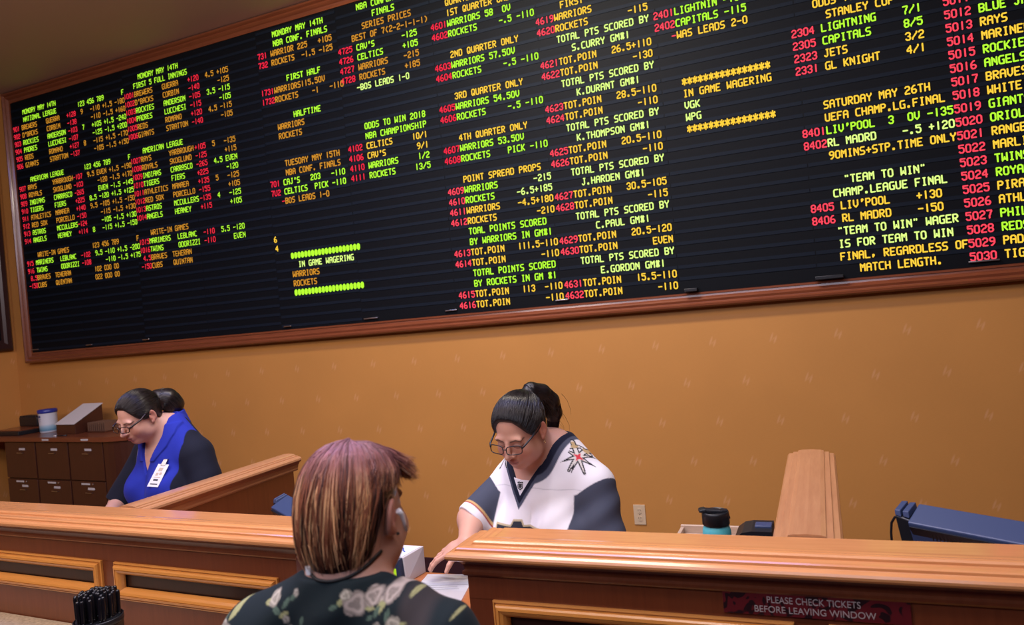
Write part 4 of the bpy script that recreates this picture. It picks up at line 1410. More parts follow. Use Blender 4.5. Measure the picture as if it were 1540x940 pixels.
def surface(f, lo, hi, h, smooth=1):
    """block-sparse surface nets of f<0"""
    lo = np.asarray(lo, np.float32)
    hi = np.asarray(hi, np.float32)
    B = 8
    nb = np.ceil((hi - lo) / (h * B)).astype(int) + 1
    n = nb * B
    gx, gy, gz = [lo[i] + h * (B * np.arange(nb[i]) + (B - 1) / 2) for i in range(3)]
    C = np.stack(np.meshgrid(gx, gy, gz, indexing='ij'), -1).reshape(-1, 3).astype(np.float32)
    fc = f(C)
    act = np.abs(fc) < 1.5 * B * h * 0.9
    A = np.repeat(np.repeat(np.repeat(fc.reshape(nb), B, 0), B, 1), B, 2).astype(np.float32)
    off = np.stack(np.meshgrid(*[np.arange(B)] * 3, indexing='ij'), -1).reshape(-1, 3)
    ids = np.argwhere(act.reshape(nb))
    for s in range(0, len(ids), 600):
        bl = ids[s:s + 600]
        G = (bl[:, None, :] * B + off[None]).reshape(-1, 3)
        v = f((lo + h * G).astype(np.float32))
        A[G[:, 0], G[:, 1], G[:, 2]] = v
    ins = A < 0
    nx, ny, nz = A.shape
    cnt = np.zeros((nx - 1, ny - 1, nz - 1), np.int8)
    for dx in (0, 1):
        for dy in (0, 1):
            for dz in (0, 1):
                cnt += ins[dx:nx - 1 + dx, dy:ny - 1 + dy, dz:nz - 1 + dz]
    cells = np.argwhere((cnt > 0) & (cnt < 8))
    idg = np.full(cnt.shape, -1, np.int32)
    idg[cells[:, 0], cells[:, 1], cells[:, 2]] = np.arange(len(cells))
    cor = np.array([(x, y, z) for x in (0, 1) for y in (0, 1) for z in (0, 1)])
    vals = np.stack([A[cells[:, 0] + c[0], cells[:, 1] + c[1], cells[:, 2] + c[2]] for c in cor], 1)
    acc = np.zeros((len(cells), 3))
    num = np.zeros(len(cells))
    for i in range(8):
        for j in range(i + 1, 8):
            if np.abs(cor[i] - cor[j]).sum() == 1:
                a, b = vals[:, i], vals[:, j]
                m = (a < 0) != (b < 0)
                t = np.where(m, a / np.where(m, a - b, 1), 0)
                p = cor[i] + t[:, None] * (cor[j] - cor[i])
                acc += np.where(m[:, None], p, 0)
                num += m
    V = lo + h * (cells + acc / num[:, None])
    F = []
    for ax in range(3):
        o1, o2 = [(1, 2), (2, 0), (0, 1)][ax]
        sl = [slice(None)] * 3
        sl[ax] = slice(0, A.shape[ax] - 1)
        s2 = [slice(None)] * 3
        s2[ax] = slice(1, A.shape[ax])
        a, b = ins[tuple(sl)], ins[tuple(s2)]
        E = np.argwhere(a != b)
        ok = (E[:, o1] > 0) & (E[:, o2] > 0) & (E[:, o1] < A.shape[o1] - 1) & (E[:, o2] < A.shape[o2] - 1)
        E = E[ok]
        fl = a[E[:, 0], E[:, 1], E[:, 2]]
        q = []
        for d1, d2 in ((1, 1), (0, 1), (0, 0), (1, 0)):
            e = E.copy()
            e[:, o1] -= d1
            e[:, o2] -= d2
            q.append(idg[e[:, 0], e[:, 1], e[:, 2]])
        q = np.stack(q, 1)
        q[~fl] = q[~fl][:, ::-1]
        F.append(q)
    F = np.concatenate(F)
    F = F[(F >= 0).all(1)]
    for _ in range(smooth):
        S = np.zeros_like(V)
        N = np.zeros(len(V))
        for i, j in ((0, 1), (1, 2), (2, 3), (3, 0)):
            for a, b in ((F[:, i], F[:, j]), (F[:, j], F[:, i])):
                for c in range(3):
                    S[:, c] += np.bincount(a, V[b, c], len(V))
                N += np.bincount(a, minlength=len(V))
        V = V * 0.5 + 0.5 * S / np.maximum(N, 1)[:, None]
    return V.astype(np.float32), F


def rotm(yaw, pitch=0.0, roll=0.0):
    c, s = cos(yaw), sin(yaw)
    Z = np.array([[c, -s, 0], [s, c, 0], [0, 0, 1]])
    c, s = cos(pitch), sin(pitch)
    X = np.array([[1, 0, 0], [0, c, -s], [0, s, c]])
    c, s = cos(roll), sin(roll)
    Yy = np.array([[c, 0, s], [0, 1, 0], [-s, 0, c]])
    return Z @ X @ Yy


def blend(c, m, col):
    m = np.clip(m, 0, 1)[:, None]
    return c * (1 - m) + np.asarray(col) * m


def ss(e0, e1, x):
    t = np.clip((x - e0) / (e1 - e0), 0, 1)
    return t * t * (3 - 2 * t)


class Head:
    """a woman's head; local frame: -y face, +x her left, z up, origin between the ears"""
    def __init__(s, t, R, sc, jaw=1.0):
        s.t, s.R, s.sc, s.jaw = np.asarray(t, float), R, sc, jaw

    def loc(s, P):
        return ((P - s.t) @ s.R / s.sc).astype(np.float32)

    def w(s, p):
        return s.R @ (np.asarray(p, float) * s.sc) + s.t

    def sdf(s, P):
        q = s.loc(P)
        j = s.jaw
        d = ell(q, (0, 0.014, 0.036), (0.0735, 0.094, 0.080))
        d = smin(d, ell(q, (0, -0.030, -0.030), (0.062 * j, 0.060, 0.080)), 0.03)
        d = smin(d, ell(q, (0, -0.060, -0.090), (0.030 * j, 0.026, 0.022)), 0.03)
        a = q * np.array([-1, 1, 1], np.float32)
        ax = q.copy()
        ax[:, 0] = np.abs(ax[:, 0])
        d = smin(d, ell(ax, (0.040 * j, -0.056, -0.036), (0.026, 0.026, 0.026)), 0.025)       # cheeks
        d = smin(d, ell(ax, (0.048 * j, -0.012, -0.070), (0.020, 0.034, 0.026)), 0.03)         # jaw angle
        d = smin(d, ell(ax, (0.026, -0.078, 0.020), (0.026, 0.009, 0.009)), 0.018)             # brow
        d = smax(d, -ell(ax, (0.032, -0.099, 0.001), (0.020, 0.0135, 0.012)), 0.014)           # sockets
        d = smin(d, ell(ax, (0.0315, -0.0745, 0.000), (0.0165, 0.0150, 0.0125)), 0.005)       # lowered lids
        nose = cone(q, (0, -0.088, 0.010), (0, -0.112, -0.026), 0.0075, 0.0105)
        nose = smin(nose, ell(q, (0, -0.114, -0.029), (0.0105, 0.0090, 0.0085)), 0.006)
        nose = smin(nose, ell(ax, (0.0120, -0.098, -0.032), (0.0080, 0.012, 0.0075)), 0.006)
        d = smin(d, nose, 0.010)
        d = smax(d, -ell(ax, (0.006, -0.108, -0.0385), (0.0036, 0.005, 0.003)), 0.003)
        d = smin(d, ell(q, (0, -0.083, -0.058), (0.028, 0.016, 0.018)), 0.014)                 # muzzle
        d = smin(d, ell(q, (0, -0.0965, -0.0555), (0.021, 0.0075, 0.0052)), 0.005)
        d = smin(d, ell(q, (0, -0.0940, -0.0665), (0.018, 0.0080, 0.0062)), 0.005)
        d = smax(d, -ell(q, (0, -0.1045, -0.0610), (0.024, 0.008, 0.0012)), 0.003)
        # ears
        Re = rotm(-0.30, 0.0, 0.12)
        e = ell(ax, (0.0795, 0.016, -0.006), (0.0085, 0.0185, 0.032), Re)
        e = smax(e, -ell(ax, (0.0885, 0.012, 0.000), (0.0085, 0.0115, 0.020), Re), 0.005)
        e = smin(e, ell(ax, (0.0775, 0.006, -0.031), (0.006, 0.009, 0.009)), 0.006)
        e = smin(e, ell(ax, (0.0785, 0.004, -0.010), (0.004, 0.005, 0.008)), 0.004)
        d = smin(d, e, 0.006)
        return d * s.sc

    def colors(s, P, c, lips=(0.42, 0.11, 0.10), brow=(0.045, 0.025, 0.02), flush=0.25, pos=1.0):
        q = s.loc(P)
        ax = np.abs(q[:, 0])
        front = q[:, 1] < -0.02
        d = ell(q, (0, -0.098, -0.0555), (0.0235, 0.012, 0.0068))
        d = np.minimum(d, ell(q, (0, -0.096, -0.0668), (0.0195, 0.012, 0.0076)))
        c = blend(c, ss(0.0015, -0.0015, d), lips)
        c = blend(c, ss(0.0012, -0.0005, ell(q, (0, -0.099, -0.0610), (0.0215, 0.014, 0.0014))), np.array(lips) * 0.25)
        bx = np.stack([ax, q[:, 1], q[:, 2]], 1)
        d = polydist(bx * np.array([1, 0, 1], np.float32), [(0.014, 0, 0.0175), (0.034, 0, 0.0235), (0.050, 0, 0.0165)]) - 0.0026
        c = blend(c, ss(0.0016, -0.0014, d) * front * 0.85, brow)
        d = polydist(bx * np.array([1, 0, 1], np.float32), [(0.0165, 0, -0.0045), (0.0245, 0, -0.0078), (0.0335, 0, -0.0085), (0.0420, 0, -0.0062), (0.0485, 0, -0.0020)]) - 0.0013
        c = blend(c, ss(0.0014, -0.0010, d) * front, (0.012, 0.008, 0.008))
        lid = ell(bx, (0.0315, -0.0745, 0.002), (0.018, 0.03, 0.0135))
        c = blend(c, ss(0.003, -0.004, lid) * front * 0.35, (0.22, 0.10, 0.08))
        ck = ell(bx, (0.043, -0.07, -0.034), (0.026, 0.03, 0.020))
        c = blend(c, ss(0.01, -0.012, ck) * front * flush, (0.62, 0.22, 0.17))
        nt_ = ell(q, (0, -0.108, -0.03), (0.016, 0.014, 0.012))
        c = blend(c, ss(0.006, -0.008, nt_) * flush, (0.62, 0.24, 0.19))
        nh = ell(bx, (0.006, -0.108, -0.0390), (0.0042, 0.006, 0.0030))
        c = blend(c, ss(0.001, -0.001, nh), (0.10, 0.03, 0.025))
        ear = ell(bx, (0.084, 0.014, -0.004), (0.012, 0.022, 0.034))
        c = blend(c, ss(0.004, -0.004, ear) * 0.4, (0.62, 0.20, 0.15))
        return c


HL_Y = np.array([-0.14, -0.093, -0.078, -0.062, -0.048, -0.030, -0.012, 0.010, 0.030, 0.055, 0.085, 0.13])
HL_Z = np.array([0.100, 0.098, 0.092, 0.074, 0.046, 0.024, 0.012, 0.028, 0.002, -0.055, -0.098, -0.11])


def scalp(head, P, grow=0.010, hy=HL_Y, hz=HL_Z):
    q = head.loc(P)
    d = ell(q, (0, 0.014, 0.036), (0.0735 + grow, 0.094 + grow, 0.080 + grow))
    d = smin(d, ell(q, (0, 0.045, -0.03), (0.058 + grow * .6, 0.052 + grow * .6, 0.07)), 0.03)
    lim = np.interp(q[:, 1], hy, hz).astype(np.float32)
    # lower over the temples than the middle of the forehead
    lim = lim + np.where(q[:, 1] < -0.03, 0.004 - 0.75 * np.clip(np.abs(q[:, 0]) - 0.025, 0, 1), 0)
    cut = (lim - q[:, 2]) * 0.75
    d = smax(d, cut, 0.012)
    # keep clear of the ears
    ax = q.copy()
    ax[:, 0] = np.abs(ax[:, 0])
    d = smax(d, -ell(ax, (0.088, 0.010, -0.004), (0.022, 0.020, 0.034)), 0.006)
    return d * head.sc


def strand_field(head, V, axis_o, axis_d, tail=None):
    """strand coordinate: angle round the axis through the pony tie plus a slow run along it"""
    q = head.loc(V)
    o = np.asarray(axis_o, float)
    d = np.asarray(axis_d, float)
    d = d / np.linalg.norm(d)
    r = q - o
    al = r @ d
    pr = r - al[:, None] * d
    u = np.cross(d, (0, 0, 1.0))
    u /= np.linalg.norm(u)
    v = np.cross(d, u)
    ang = np.arctan2(pr @ v, pr @ u)
    return np.stack([np.cos(ang) * 14, np.sin(ang) * 14, al * 6], 1)


def rel(parent, V):
    return V - np.array(parent.location, np.float32)


def ppart(parent, name, f, lo, hi, h, mat, colf, smooth=1, strandf=None, label=None):
    V, F = surface(f, lo, hi, h, smooth)
    cols = colf(V) if callable(colf) else np.tile(np.asarray(colf, np.float32), (len(V), 1))
    st = strandf(V) if strandf else None
    me = npmesh(name, rel(parent, V), F, cols, st)
    return obj(name, me, mat, parent, label)


def finger(P, d, base, dirv, curlv, lens, r0, r1, curls):
    """three bent segments"""
    p = np.asarray(base, float)
    dv = np.asarray(dirv, float) / np.linalg.norm(dirv)
    cv = np.asarray(curlv, float)
    cv = cv - dv * (cv @ dv)
    cv /= np.linalg.norm(cv)
    ang = 0.0
    rs = np.linspace(r0, r1, len(lens) + 1)
    for i, l in enumerate(lens):
        ang += curls[i]
        q = p + (dv * cos(ang) + cv * sin(ang)) * l
        e = cone(P, p, q, rs[i], rs[i + 1])
        d = e if d is None else smin(d, e, 0.004)
        p = q
    return d


def hand_sdf(P, wrist, dirv, palm, side, sc=1.0, curl=0.25, spread=0.10, thumb_out=0.7):
    """dirv: towards the fingertips; palm: palm normal; side: +1 when the thumb lies at cross(palm, dir)"""
    dv = np.asarray(dirv, float) / np.linalg.norm(dirv)
    pn = np.asarray(palm, float)
    pn = pn - dv * (pn @ dv)
    pn /= np.linalg.norm(pn)
    lat = np.cross(pn, dv) * side
    w_ = np.asarray(wrist, float)
    R = np.stack([lat, dv, pn], 1)
    d = ell(P, w_ + dv * 0.050 * sc, (0.040 * sc, 0.052 * sc, 0.0165 * sc), R)
    d = smin(d, cone(P, w_, w_ + dv * 0.05 * sc, 0.024 * sc, 0.022 * sc), 0.02)
    for k, (o, l, a) in enumerate(((0.027, 1.0, 1), (0.009, 1.1, 0.3), (-0.010, 1.03, -0.4), (-0.027, 0.82, -1.2))):
        b = w_ + dv * (0.088 - 0.004 * abs(k - 1)) * sc + lat * o * sc
        fd = dv + lat * a * spread
        d2 = finger(P, None, b - dv * 0.02 * sc, fd, pn, [0.06 * sc * l, 0.026 * sc * l, 0.021 * sc * l], 0.0098 * sc, 0.0070 * sc, [curl * .6 + .03 * k, curl, curl * .8])
        d = smin(d, d2, 0.005)
    b = w_ + dv * 0.022 * sc + lat * 0.026 * sc
    d2 = finger(P, None, b, dv * 0.75 + lat * thumb_out + pn * 0.25, pn - lat * 0.4, [0.042 * sc, 0.032 * sc, 0.026 * sc], 0.0135 * sc, 0.0082 * sc, [0, 0.2, 0.2])
    return smin(d, d2, 0.008)


def tubes_np(paths, radii, sides=3):
    """many thin strands at once: paths (n,k,3), radii (n,k)"""
    n, k, _ = paths.shape
    T = np.gradient(paths, axis=1)
    T /= np.linalg.norm(T, axis=2, keepdims=True) + 1e-9
    ref = np.array([0.31, 0.77, 0.56])
    U = np.cross(T, ref)
    U /= np.linalg.norm(U, axis=2, keepdims=True) + 1e-9
    W_ = np.cross(T, U)
    rings = []
    for i in range(sides):
        a = 2 * PI * i / sides
        rings.append(paths + (U * cos(a) + W_ * sin(a)) * radii[..., None])
    V = np.stack(rings, 2).reshape(-1, 3)
    idx = np.arange(n * k * sides).reshape(n, k, sides)
    F = []
    for i in range(sides):
        j = (i + 1) % sides
        F.append(np.stack([idx[:, :-1, i], idx[:, :-1, j], idx[:, 1:, j], idx[:, 1:, i]], -1).reshape(-1, 4))
    return V, np.concatenate(F)


M_skin = attr_mat('skin', 0.48, 0.4, 0.0, sss=0.12)
M_cloth = attr_mat('cloth', 0.8, 0.15, sheen=0.03, bump=0.25, bscale=500)
M_satin = attr_mat('satin_shirt', 0.5, 0.4, sheen=0.2, bump=0.2, bscale=400)
M_hair = hair_mat('hair', 0.30, 0.4)
M_strand = attr_mat('hair_strands', 0.42, 0.4)
M_strandblack = attr_mat('black_hair_strands', 0.27, 0.4)
M_glass = None


def lens_mat():
    m, nt, b = newmat('spectacle_lens')
    b.inputs['Base Color'].default_value = (1, 1, 1, 1)
    b.inputs['Roughness'].default_value = 0.02
    b.inputs['Transmission Weight'].default_value = 1.0
    b.inputs['IOR'].default_value = 1.08
    b.inputs['Specular IOR Level'].default_value = 0.9
    b.inputs['Coat Weight'].default_value = 0.5
    b.inputs['Coat Roughness'].default_value = 0.05
    return m


M_glass = lens_mat()


def spectacles(parent, H, frame_mat, lw=0.0255, lh=0.0145, dz=-0.002, y=-0.107, low=0.0, rim=0.0013, temple=0.0019, lab='dark-rimmed eyeglasses'):
    """rounded rectangular glasses in the head frame"""
    W = lambda p: Vector(H.w(p)) - Vector(parent.location)
    bm = bmesh.new()
    outl = {}
    for s in (-1, 1):
        pts = []
        for k in range(29):
            t = 2 * PI * k / 28
            c, d = cos(t), sin(t)
            x = math.copysign(abs(c) ** 0.55, c) * lw
            z = math.copysign(abs(d) ** 0.6, d) * lh
            pts.append((s * 0.0335 + x, y + 0.20 * abs(s * 0.0335 + x) - 0.006 + 0.012 * (z / 0.03), dz + z - low))
        outl[s] = pts
        tube(bm, [W(p) for p in pts], rim * H.sc, 8, cap=False)
    tube(bm, [W((-0.009, y - 0.004, dz + 0.004 - low)), W((0, y - 0.007, dz + 0.006 - low)), W((0.009, y - 0.004, dz + 0.004 - low))], rim * H.sc, 8)
    for s in (-1, 1):
        x0 = s * (0.0335 + lw)
        tube(bm, [W((x0, y + 0.008, dz + 0.004 - low)), W((s * 0.068, y + 0.020, dz + 0.008 - low)), W((s * 0.0765, -0.045, 0.012)), W((s * 0.080, -0.005, 0.024)), W((s * 0.080, 0.018, 0.024)), W((s * 0.079, 0.035, 0.006))],
             [temple * H.sc * k for k in (1.1, 1.2, 1.1, 1, 1, 0.9)], 8)
    g = obj('eyeglasses', bm, frame_mat, parent, lab)
    for s in (-1, 1):
        bm = bmesh.new()
        c = Vector((0, 0, 0))
        P = [W(p) for p in outl[s][:-1]]
        for p in P:
            c += p / len(P)
        fwd = Vector(H.R @ np.array([0, -1.0, 0]))
        va = [bm.verts.new(p + fwd * 0.0004) for p in P]
        vb = [bm.verts.new(p - fwd * 0.0004) for p in P]
        bm.faces.new(va)
        bm.faces.new(vb[::-1])
        for i in range(len(P)):
            j = (i + 1) % len(P)
            bm.faces.new((va[i], vb[i], vb[j], va[j]))
        bmesh.ops.recalc_face_normals(bm, faces=bm.faces[:])
        obj('lens', bm, M_glass, g)
    return g


def flat_text(parent, body, size, M4, mat, sx=1.0):
    me = text_mesh(body, size, 0.0002)
    me.transform(M4 @ Matrix.Diagonal((sx, 1, 1, 1)))
    return obj('lettering', me, mat, parent)
# ------------------------------------------------------------------ people
class Frame:
    def __init__(s, o, R):
        s.o, s.R = np.asarray(o, float), R

    def loc(s, P):
        return ((P - s.o) @ s.R).astype(np.float32)

    def w(s, p):
        return s.R @ np.asarray(p, float) + s.o


def torso(F, P, sh=0.190, shz=-0.140, chest=(0.19, 0.13, 0.23), bust=0.09, belly=(0.205, 0.165, 0.22), trap=0.070, hipz=-0.66, bustr=(0.10, 0.09, 0.09)):
    q = F.loc(P)
    ax = q.copy()
    ax[:, 0] = np.abs(ax[:, 0])
    d = ell(q, (0, -0.02, -0.25), chest)
    d = smin(d, cone(ax, (0.04, 0.0, -0.01), (sh - 0.02, 0.0, shz + 0.018), trap, 0.066), 0.05)
    d = smin(d, ell(ax, (bust, -0.115, -0.30), bustr), 0.05)
    d = smin(d, ell(q, (0, -0.045, -0.50), belly), 0.08)
    d = smin(d, ell(q, (0, 0.0, hipz), (0.21, 0.165, 0.17)), 0.08)
    return d


def front_point(f, F, x, z, off=0.0, y0=-0.5, sgn=1):
    """march along the frame's y until the surface is met"""
    y = y0
    for _ in range(200):
        d = float(f(np.array([F.w((x, y, z))], np.float32))[0])
        if d < 0.0008:
            break
        y += sgn * max(d * 0.6, 0.0006)
    return np.array((x, y - sgn * off, z))


def legs(parent, F, hipz, floor=0.0, col=(0.012, 0.012, 0.016), name='trousers'):
    hip = F.w((0, 0, hipz))
    R = F.R

    def f(P):
        d = None
        for s in (-1, 1):
            h = hip + R @ np.array([s * 0.10, 0.0, 0.0])
            h[2] = hip[2]
            k = np.array([h[0] + s * 0.0, h[1], floor + 0.48])
            k = k + R @ np.array([0, -0.02, 0])
            a = np.array([k[0], k[1], floor + 0.07]) + R @ np.array([0, 0.03, 0])
            e = smin(cone(P, h, k, 0.105, 0.068), cone(P, k, a, 0.068, 0.046), 0.04)
            d = e if d is None else smin(d, e, 0.03)
        d = smin(d, ell(P, hip + np.array([0, 0, 0.03]), (0.2, 0.17, 0.15)), 0.06)
        return d
    lo = np.array([hip[0] - 0.35, hip[1] - 0.35, floor + 0.02])
    hi = np.array([hip[0] + 0.35, hip[1] + 0.35, hip[2] + 0.2])
    ppart(parent, name, f, lo, hi, 0.012, M_cloth, col, 1)
    for s in (-1, 1):
        c = hip + R @ np.array([s * 0.10, -0.03, 0])
        Rr = R

        def g(P, c=c):
            d = ell(P, (c[0], c[1], floor + 0.042), (0.045, 0.125, 0.04), Rr)
            return smax(d, (floor + 0.003) - P[:, 2], 0.004)
        ppart(parent, 'shoe', g, (c[0] - .16, c[1] - .16, floor - .01), (c[0] + .16, c[1] + .16, floor + .1), 0.009, M_cloth, (0.01, 0.01, 0.012), 1)


def scalp_strands(parent, H, target, n, r, col, grow, seed, inset=None):
    """combed strands lying on the scalp from the hairline back to the tie"""
    g = np.random.default_rng(seed)
    c = np.array([0, 0.014, 0.036])
    rad = np.array([0.0735, 0.094, 0.080]) + grow
    th = g.uniform(-2.75, 2.75, n)
    st = []
    for t in th:
        y = 0.014 - cos(t) * (0.094 + grow) * 0.93
        zl = np.interp(y, HL_Y, HL_Z)
        x = sin(t) * (0.0735 + grow)
        if abs(t) < 1.6:
            zl = zl + 0.004 - 0.75 * max(0, abs(x) - 0.025) * (1 if y < -0.03 else 0)
        zl = zl + g.uniform(0.003, 0.03)
        if abs(t) > 1.35 and abs(t) < 1.75:
            zl = max(zl, 0.036)
        st.append((x, y, zl))
    st = np.array(st)
    n0 = (st - c) / rad
    n0 /= np.linalg.norm(n0, axis=1, keepdims=True)
    n1 = (np.asarray(target) - c) / rad
    n1 = n1 / np.linalg.norm(n1)
    n1 = n1 + g.normal(0, 0.07, (n, 3))
    n1 /= np.linalg.norm(n1, axis=1, keepdims=True)
    K = 12
    s = np.linspace(0, 1, K)
    om = np.arccos(np.clip((n0 * n1).sum(1), -1, 1))[:, None]
    P = (np.sin((1 - s) * om)[..., None] * n0[:, None] + np.sin(s * om)[..., None] * n1[:, None]) / np.sin(om)[..., None]
    off = g.uniform(-0.0006, 0.0012, n)[:, None, None] + 0.0008 * np.sin(s * 9 + g.uniform(0, 6, n)[:, None])[..., None]
    Q = c + P * (rad + off)
    low = np.clip(-0.02 - Q[..., 2], 0, 1)
    Q[..., 0] *= 1 - 1.2 * low
    Wp = (Q * H.sc) @ H.R.T + H.t
    R_ = r * g.uniform(0.6, 1.2, n)[:, None] * np.interp(s, [0, .12, 1], [0.25, 1, 1])[None]
    V, F = tubes_np(Wp, R_, 4)
    C = col[None, :] * g.uniform(0.5, 1.9, n)[:, None]
    me = npmesh('hair_strands', rel(parent, V), F, np.repeat(C, K * 4, axis=0))
    return me


def tail_strands(parent, pts, rads, n, r, col, seed):
    g = np.random.default_rng(seed)
    P = np.array(pts)
    s0 = np.linspace(0, 1, len(P))
    s = np.linspace(0, 1, 14)
    C = np.stack([np.interp(s, s0, P[:, i]) for i in range(3)], 1)
    for _ in range(2):
        C[1:-1] = (C[:-2] + 2 * C[1:-1] + C[2:]) / 4
    R = np.interp(s, s0, rads)
    T = np.gradient(C, axis=0)
    T /= np.linalg.norm(T, axis=1, keepdims=True)
    U = np.cross(T, (0.3, 0.2, 0.93))
    U /= np.linalg.norm(U, axis=1, keepdims=True)
    W_ = np.cross(T, U)
    a = g.uniform(0, 2 * PI, n)[:, None] + g.normal(0, 0.25, n)[:, None] * s[None]
    k = g.uniform(0.97, 1.13, n)[:, None]
    Q = C[None] + (U[None] * np.cos(a)[..., None] + W_[None] * np.sin(a)[..., None]) * (R[None] * k)[..., None]
    e = T[-1] * 0.03
    Q[:, -1] += e[None] * g.uniform(0.2, 1.6, n)[:, None]
    V, F = tubes_np(Q, r * g.uniform(0.6, 1.2, n)[:, None] * np.interp(s, [0, .1, .85, 1], [0.5, 1, 1, 0.2])[None], 4)
    return npmesh('tail_strands', rel(parent, V), F, np.repeat(col[None, :] * g.uniform(0.5, 1.9, n)[:, None], 14 * 4, axis=0))


SKIN2 = np.array([0.60, 0.325, 0.240])
SKIN1 = np.array([0.62, 0.345, 0.260])
SKIN0 = np.array([0.55, 0.295, 0.225])
BLACKHAIR = np.array([0.010, 0.008, 0.009])

# ================= teller in the white jersey =================
P2 = thing('person', 'person with dark ponytail and glasses in white sports jersey with grey sleeves, looking down', 'person', (-1.0, 2.54, 0.0))
H2 = Head((-1.024, 2.405, 1.425), rotm(radians(-9.6), radians(27.5), radians(1.6)), 1.05, 1.0)
F2 = Frame((-0.985, 2.545, 1.345), rotm(radians(-13), radians(7)))
VX2 = -0.048
ELR, WRR = np.array([-1.262, 2.44, 1.085]), np.array([-1.215, 2.285, 1.048])
SHR, SHL = F2.w((-0.186, 0, -0.160)), F2.w((0.186, 0, -0.160))
ELL_, WRL = np.array([-0.755, 2.44, 0.985]), np.array([-0.93, 2.24, 0.965])
HDR = np.array([-0.85, -0.22, -0.26])


def skin2(P):
    d = H2.sdf(P)
    d = smin(d, cone(P, H2.w((0, 0.030, -0.055)), F2.w((0, -0.015, -0.01)), 0.058, 0.066), 0.03)
    d = smin(d, cone(P, H2.w((0, -0.016, -0.075)), F2.w((VX2 * .5, -0.055, -0.06)), 0.036, 0.050), 0.028)
    d = smin(d, torso(F2, P, sh=0.178, shz=-0.155, belly=(0.195, 0.095, 0.2)), 0.03)
    for s, e, w_ in ((SHR, ELR, WRR), (SHL, ELL_, WRL)):
        a = smin(cone(P, s, e, 0.066, 0.055), cone(P, e, w_, 0.053, 0.030), 0.03)
        d = smin(d, a, 0.03)
    d = smin(d, hand_sdf(P, WRR, HDR, (0.1, 0.25, -1), -1, 0.92, 0.30, 0.14, 0.8), 0.012)
    d = smin(d, hand_sdf(P, WRL, (-0.8, -0.5, -0.1), (0, 0, -1), 1, 0.92, 0.3), 0.012)
    return d


def skin2c(V):
    c = np.tile(SKIN2, (len(V), 1))
    return H2.colors(V, c, lips=(0.46, 0.19, 0.17), brow=(0.02, 0.014, 0.012))


ppart(P2, 'body', skin2, (-1.42, 2.08, 0.80), (-0.62, 2.78, 1.60), 0.0030, M_skin, skin2c, 1)


def v_cut(F, P, zv, slope, wmax, r=0.066, back=0.03, xo=0.0):
    """signed distance-like field, negative inside the neck opening"""
    q = F.loc(P)
    x = np.abs(q[:, 0] - xo)
    wv = np.clip(slope * (q[:, 2] - zv), -0.05, wmax)
    dv = (x - wv) * 0.82
    dv = np.maximum(dv, q[:, 1] - 0.015)
    neck = np.sqrt(q[:, 0] ** 2 + ((q[:, 1] - 0.01) / 1.15) ** 2) - (wmax + 0.002)
    neck = np.maximum(neck, (0.00 + back) - q[:, 2] - np.clip(-q[:, 1], 0, 1) * 1.2)
    return np.minimum(dv, neck).astype(np.float32)


def sleeve(P, s, e, ext, r0, r1):
    dv = (e - s) / np.linalg.norm(e - s)
    d = cone(P, s, e + dv * (ext + 0.06), r0, r1)
    cut = (P - (e + dv * ext)) @ dv
    return smax(d, cut.astype(np.float32), 0.006)


def jersey_base(P):
    d = torso(F2, P, sh=0.178, shz=-0.155, belly=(0.195, 0.095, 0.2)) - 0.013
    d = smin(d, sleeve(P, SHL, ELL_, 0.0, 0.076, 0.078), 0.035)
    d = smin(d, sleeve(P, SHR, ELR, 0.012, 0.074, 0.070), 0.035)
    q = F2.loc(P)
    # soft folds
    d = d + (0.0042 * np.sin(q[:, 0] * 38 - np.sign(q[:, 0]) * q[:, 2] * 34 + 1.6 * np.sin(q[:, 2] * 17)) * ss(-0.08, -0.26, q[:, 2])).astype(np.float32)
    return d


VZ2 = -0.150
VX2 = -0.048


def cut2(P):
    return v_cut(F2, P, VZ2, 0.74, 0.098, xo=VX2)


def jersey(P):
    return smax(jersey_base(P), -cut2(P), 0.004)


def star(u, v, n, ro, ri, rot):
    """signed star polygon distance (rough), positive outside"""
    r = np.hypot(u, v)
    a = np.arctan2(v, u) - rot
    seg = 2 * PI / n
    a = np.abs((a + seg / 2) % seg - seg / 2)
    px, py = r * np.cos(a), r * np.sin(a)
    x2, y2 = ri * cos(seg / 2), ri * sin(seg / 2)
    ex, ey = x2 - ro, y2
    L_ = math.hypot(ex, ey)
    return ((px - ro) * (-ey) + py * ex) / L_ * -1


